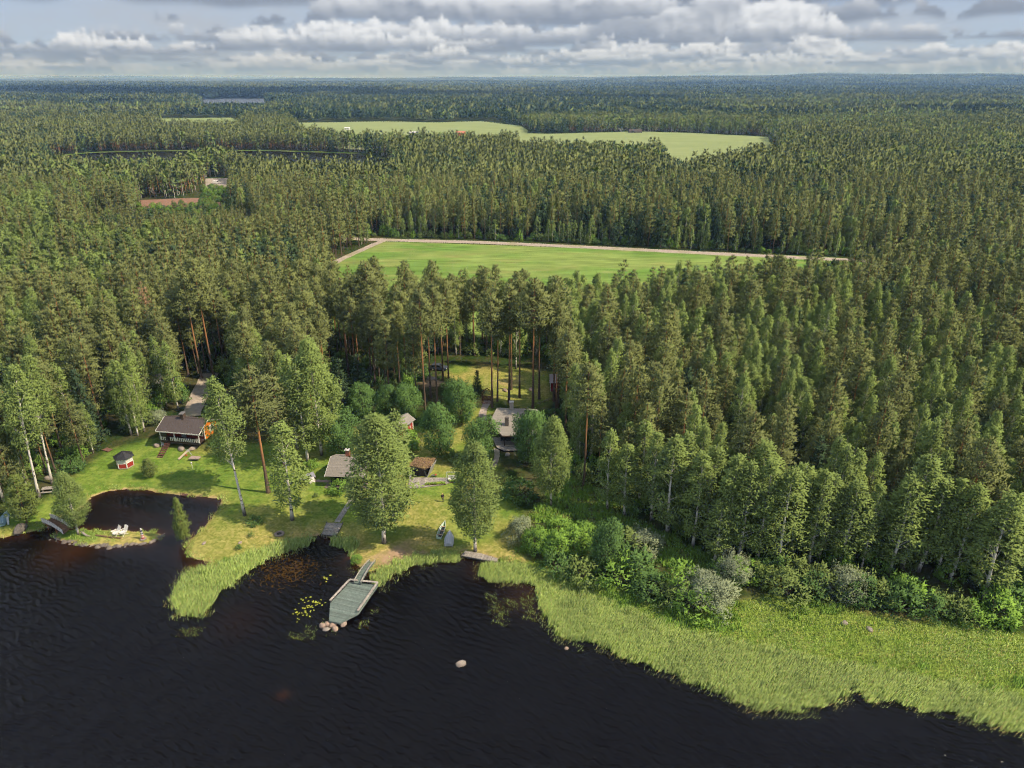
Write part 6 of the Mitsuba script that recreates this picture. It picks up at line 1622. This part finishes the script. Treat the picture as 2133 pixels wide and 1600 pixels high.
# stones
for i, (xy, s, u, label) in enumerate([
        ((-6.65, 70.44), (.75, .5, .42), .3, 'pale boulder alone in the open lake'), ((7.28, 73.23), (.3, .25, .25), .9, 'small pink stone in the water off the reeds'),
        ((-26.35, 77.49), (.5, .4, .4), .85, 'dark pink boulder leftmost at the tip of the dock'), ((-25.75, 77.77), (.42, .42, .42), 1, 'small pink boulder second at the tip of the dock'),
        ((-24.90, 77.58), (.62, .45, .42), 1, 'largest pink boulder right under the bow of the dock'), ((-24.48, 76.93), (.58, .42, .36), 1, 'pink boulder in front of the dock bow'),
        ((-23.47, 77.77), (.6, .38, .4), .7, 'pale pink boulder at the right of the dock bow'), ((-25.66, 76.83), (.5, .4, .2), .1, 'flat grey stone left of the dock bow'),
        ((-82.45, 99.77), (1.35, .8, .95), -1, 'big dark grey boulder at the left waterside'), ((24.44, 79.92), (1.0, .45, .28), .2, 'flat pale rock on the meadow below the silvery willow'),
        ((45.97, 77.15), (.55, .4, .30), .2, 'left one of two pale stones on the sedge meadow'), ((48.89, 75.98), (.6, .4, .28), .2, 'right one of two pale stones on the sedge meadow'),
        ((-72.02, 127.39), (.7, .6, .55), .5, 'pinkish rock left of the cabin steps'), ((-66.54, 126.19), (1.1, .6, .5), .3, 'pale rock below the cabin porch'), ((-64.28, 126.34), (1.0, .6, .45), .4, 'rock below the right part of the cabin porch'),
        ((-19.78, 161.03), (1.3, .8, .6), .2, 'pale rock heap below the parked car'), ((-1.65, 154.16), (.9, .5, .4), .8, 'pinkish rock on the near rim of the sandy clearing'), ((4.51, 154.65), (1.0, .5, .4), .8, 'pink rock right on the rim of the sandy clearing'),
        ((-87.13, 115.53), (.7, .5, .45), .2, 'pale rock behind the picnic table'), ((-0.90, 123.37), (.6, .5, .4), 0, 'grey rock below the lodge terrace'),
        ((-44.25, 95.96), (.35, .25, .2), .6, 'small pale stone on the peninsula'), ((-50.11, 95.94), (.5, .3, .2), .4, 'pale flat stone near the young pine'),
        ((-16.73, 91.57), (.5, .35, .3), .3, 'grey stone on the shore right of the dock gangway'), ((-17.53, 90.85), (.4, .3, .3), .2, 'small grey stone on the shore right of the dock gangway')]):
    key = numbered('boulder')
    z = max(float(ground(*xy)), -0.05)
    m = stone(800 + i, *s)
    scene[key] = mikit.ply(m, 'stone', smooth=True, uv=np.tile([max(u, 0.0), 0.8 if u < 0 else 0.0], (len(m.vertices), 1)), to_world=T().translate([xy[0], xy[1], z + s[2] * 0.25]).rotate([0, 0, 1], float(crng.random() * 360)))
    tag(key, label, 'boulder', 'boulders along the shore')
r = np.random.default_rng(61)
rim = densify(ISLE_L, 1.9, True)
rim = rim[rim[:, 1] < np.median(ISLE_L[:, 1]) + .4]
for i, (x, y) in enumerate(rim):
    key = numbered('islet_stone')
    s = r.uniform(.2, .42) if r.random() < .3 else r.uniform(.1, .22)
    m = stone(860 + i, s * 1.3, s, s * .7)
    scene[key] = mikit.ply(m, 'stone', smooth=True, uv=np.tile([r.random() * .4, r.uniform(.35, .9)], (len(m.vertices), 1)), to_world=T().translate([x + r.normal(0, .3), y + r.normal(0.1, .25), 0.02]).rotate([0, 0, 1], float(r.random() * 360)))
    tag(key, 'grey stone in the row along the water side of the islet', 'stone', 'stones along the islet rim')
k = Kit('driftwood_stump', (-70.33, 98.02), 25, 'pale forked driftwood stump on the islet', 'stump')
k.part('trunk', [rod((-.55, .5, .55), (0, 0, .1), .17, 9), rod((0, 0, .1), (.45, -.35, .12), .13, 9)], (0.30, 0.28, 0.25))
k.part('root', [rod((-.55, .5, .5), (-.8, .6, .9), .09, 7), rod((-.5, .45, .5), (-.4, .75, .8), .07, 7)], (0.12, 0.11, 0.10))
for i, (a, b, label) in enumerate((((-68.95, 98.12), (-66.93, 97.75), 'left one of two old logs lying on the islet'), ((-66.55, 97.62), (-64.37, 97.37), 'right one of two old logs lying on the islet'))):
    key = numbered('fallen_log')
    m = rod((a[0], a[1], float(ground(*a)) + .12), (b[0], b[1], float(ground(*b)) + .10), .13, 10)
    scene[key] = mikit.ply(m, 'boards', uv=np.tile([0.2, 2.0], (len(m.vertices), 1)))
    tag(key, label, 'log', 'logs on the islet')

# lily pads and floating leaves
r = np.random.default_rng(15)
vs, fs = [], []
spots = [(x, y) for x, y in ((-29.20, 82.84), (-30.01, 83.25), (-30.38, 82.52), (-28.87, 82.11), (-28.16, 82.32), (-27.66, 81.70), (-29.07, 81.00), (-29.91, 80.30), (-30.33, 79.80), (-28.33, 80.79), (-29.18, 80.10), (-30.71, 80.20), (-28.99, 81.50), (-30.39, 80.79), (-28.24, 87.60), (-27.88, 87.94), (-28.42, 87.15), (-28.89, 79.02), (-29.65, 78.83))]
at_ = 0
for x, y in spots:
    for _ in range(3):
        cx, cy, rad = x + r.normal(0, .32), y + r.normal(0, .32), r.uniform(.09, .16)
        a = np.linspace(.25, 2 * np.pi - .25, 12) + r.random() * 7
        vs.append(np.vstack([[cx, cy, .035], np.c_[cx + rad * np.cos(a), cy + rad * np.sin(a), np.full(12, .04 + r.random() * .02)]]))
        fs.append([[at_, at_ + i, at_ + i + 1] for i in range(1, 12)])
        at_ += 13
m = trimesh.Trimesh(np.vstack(vs), np.vstack(fs), process=False)
scene['water_lilies'] = mikit.ply(m, 'foliage', uv=np.tile([0.7, float(YELLOW)], (len(m.vertices), 1)))
tag('water_lilies', 'patch of yellow green lily pads floating left of the dock', 'water lilies', kind='stuff')
vs, fs = [], []
for i in range(420):
    c = (V((-34.85, 90.26)) if i < 270 else V((-35.02, 88.28))) + r.normal(0, 1, 2) * [2.6, 1.9]
    a, l = r.random() * 7, r.uniform(.25, .6)
    d = np.array([math.cos(a), math.sin(a)]) * l * .7
    n = np.array([-d[1], d[0]]) * .22
    vs.append([(*(c - d), .03), (*(c + n), .03), (*(c + d), .03), (*(c - n), .03)])
    fs.append([[4 * i, 4 * i + 1, 4 * i + 2], [4 * i, 4 * i + 2, 4 * i + 3]])
vs = np.vstack(vs)
ok = bank(vs[:, 0], vs[:, 1]) < -.4
fs = np.vstack(fs)
fs = fs[ok[fs].all(1)]
m = trimesh.Trimesh(vs, fs, process=False)
m.fix_normals()
scene['pondweed'] = mikit.ply((vs, fs), 'foliage', uv=np.tile([0.5, float(WEED)], (len(vs), 1)))
tag('pondweed', 'brown pondweed leaves spread on the dark bay left of the dock', 'pondweed', kind='stuff')


# ---------------------------------------------------------------- the person on the lawn
def limbs(bones, joints, step=0.03, rounds=8):
    import manifold3d as m3
    parts = []
    ball = lambda p, r_: m3.Manifold.sphere(r_, 20).translate(list(map(float, p)))
    for a, b in bones:
        parts.append(m3.Manifold.batch_hull([ball(*joints[a]), ball(*joints[b])]))
    body = m3.Manifold.batch_boolean(parts, m3.OpType.Add).refine_to_length(step)
    mm = body.to_mesh()
    t = trimesh.Trimesh(mm.vert_properties[:, :3], mm.tri_verts, process=True)
    trimesh.smoothing.filter_taubin(t, iterations=rounds)
    return t


k = Kit('person', (-12.25, 107.3), 15, 'person in dark clothes with fair hair standing on the mown lawn, holding something in front', 'person')
J = {'head': ((0, -.02, 1.63), .098), 'chin': ((0, -.045, 1.55), .070), 'neck': ((0, 0.005, 1.47), .056), 'neck0': ((0, 0.01, 1.40), .065), 'chest': ((0, .01, 1.25), .135), 'cl': ((-.10, .01, 1.27), .115), 'cr': ((.10, .01, 1.27), .115),
     'sl': ((-.18, .01, 1.37), .066), 'sr': ((.18, .01, 1.37), .066), 'waist': ((0, .005, 1.05), .118), 'hipl': ((-.095, 0, .92), .112), 'hipr': ((.095, 0, .92), .112),
     'el': ((-.23, .02, 1.10), .046), 'er': ((.23, .02, 1.10), .046), 'wl': ((-.10, -.22, 1.10), .033), 'wr': ((.10, -.22, 1.10), .033),
     'kl': ((-.10, -.02, .50), .066), 'kr': ((.10, -.01, .50), .066), 'al': ((-.10, .02, .09), .044), 'ar': ((.10, .03, .09), .044), 'tl': ((-.12, -.16, .04), .036), 'tr': ((.12, -.15, .04), .036), 'hl': ((-.10, .05, .045), .04), 'hr': ((.10, .06, .045), .04)}
bones = [('head', 'chin'), ('head', 'neck'), ('neck', 'neck0'), ('neck0', 'chest'), ('cl', 'cr'), ('neck0', 'sl'), ('neck0', 'sr'), ('cl', 'sl'), ('cr', 'sr'), ('cl', 'waist'), ('cr', 'waist'), ('waist', 'hipl'), ('waist', 'hipr'), ('hipl', 'hipr'),
         ('sl', 'el'), ('el', 'wl'), ('sr', 'er'), ('er', 'wr'), ('hipl', 'kl'), ('kl', 'al'), ('hipr', 'kr'), ('kr', 'ar'), ('al', 'tl'), ('ar', 'tr'), ('al', 'hl'), ('ar', 'hr')]
for s, w in ((-1, 'wl'), (1, 'wr')):
    p = np.array(J[w][0])
    J[w + 'p'] = (p + [-s * .02, -.07, -.005], .030)
    bones.append((w, w + 'p'))
    for i in range(4):
        q = p + np.array([-s * (.02 - .0) + s * (i - 1.5) * .021, -.095, .012])
        J[f'{w}f{i}'], J[f'{w}g{i}'] = (q, .0095), (q + [-s * .012, -.05 - .008 * (i in (1, 2)), -.022], .0085)
        bones += [(w + 'p', f'{w}f{i}'), (f'{w}f{i}', f'{w}g{i}')]
    J[w + 't'] = (p + [-s * .055, -.085, .03], .010)
    bones.append((w + 'p', w + 't'))
J['nose'] = ((0, -.135, 1.605), .014)
J['nose0'] = ((0, -.10, 1.64), .014)
bones.append(('nose', 'nose0'))
for s in (-1, 1):
    J[f'ear{s}'], J[f'ear0{s}'] = ((s * .098, .0, 1.60), .018), ((s * .09, .0, 1.63), .018)
    bones.append((f'ear{s}', f'ear0{s}'))
body = limbs(bones, J, .02, 5)
v = body.vertices
col = np.full((len(v), 3), (0.50, 0.30, 0.22))
arm = (np.abs(v[:, 0]) < .2) & (v[:, 1] < -.20) & (v[:, 2] > 1.0) & (v[:, 2] < 1.3)
col[(v[:, 2] < 1.44) & ~arm] = (0.030, 0.026, 0.030)
col[v[:, 2] < 0.95] = (0.022, 0.022, 0.028)
col[v[:, 2] < 0.10] = (0.05, 0.045, 0.045)
key = k.key + '__body'
scene[key] = mikit.ply(body, 'paint', smooth=True, color=col, to_world=k.M)
k.part('eye', [trimesh.creation.icosphere(1, radius=.013).apply_translation([s * .035, -.108, 1.632]) for s in (-1, 1)], (0.03, 0.03, 0.03), smooth=True)
k.part('mouth', box((0, -.112, 1.552), (.045, .012, .010)), (0.35, 0.12, 0.11))
hair = trimesh.creation.icosphere(3, radius=1)
hv = hair.vertices * [.112, .125, .115] + [0, .015, 1.655]
keepf = ~((hv[hair.faces].mean(1)[:, 1] < -.05) & (hv[hair.faces].mean(1)[:, 2] < 1.69))
hv[:, 2] -= np.where(hv[:, 1] > .03, (hv[:, 1] - .03) * .6, 0)
k.part('hair', trimesh.Trimesh(hv, hair.faces[keepf], process=False), (0.55, 0.42, 0.24), smooth=True)
jc = limbs([('cl', 'cr'), ('neck0', 'sl'), ('neck0', 'sr'), ('cl', 'sl'), ('cr', 'sr'), ('cl', 'waist'), ('cr', 'waist'), ('waist', 'hipl'), ('waist', 'hipr'), ('sl', 'el'), ('sr', 'er'), ('el', 'fl'), ('er', 'fr')],
           {**{n_: (p, r_ + .014) for n_, (p, r_) in J.items()}, 'fl': ((-.13, -.16, 1.10), .052), 'fr': ((.13, -.16, 1.10), .052), 'neck0': ((0, .015, 1.385), .075)}, .03, 6)
k.part('jacket', jc, (0.030, 0.024, 0.030), smooth=True)
k.part('remote', [box((0, -.335, 1.10), (.17, .09, .035)), rod((-.05, -.36, 1.11), (-.05, -.42, 1.17), .006, 6), rod((.05, -.36, 1.11), (.05, -.42, 1.17), .006, 6)], (0.10, 0.10, 0.11))
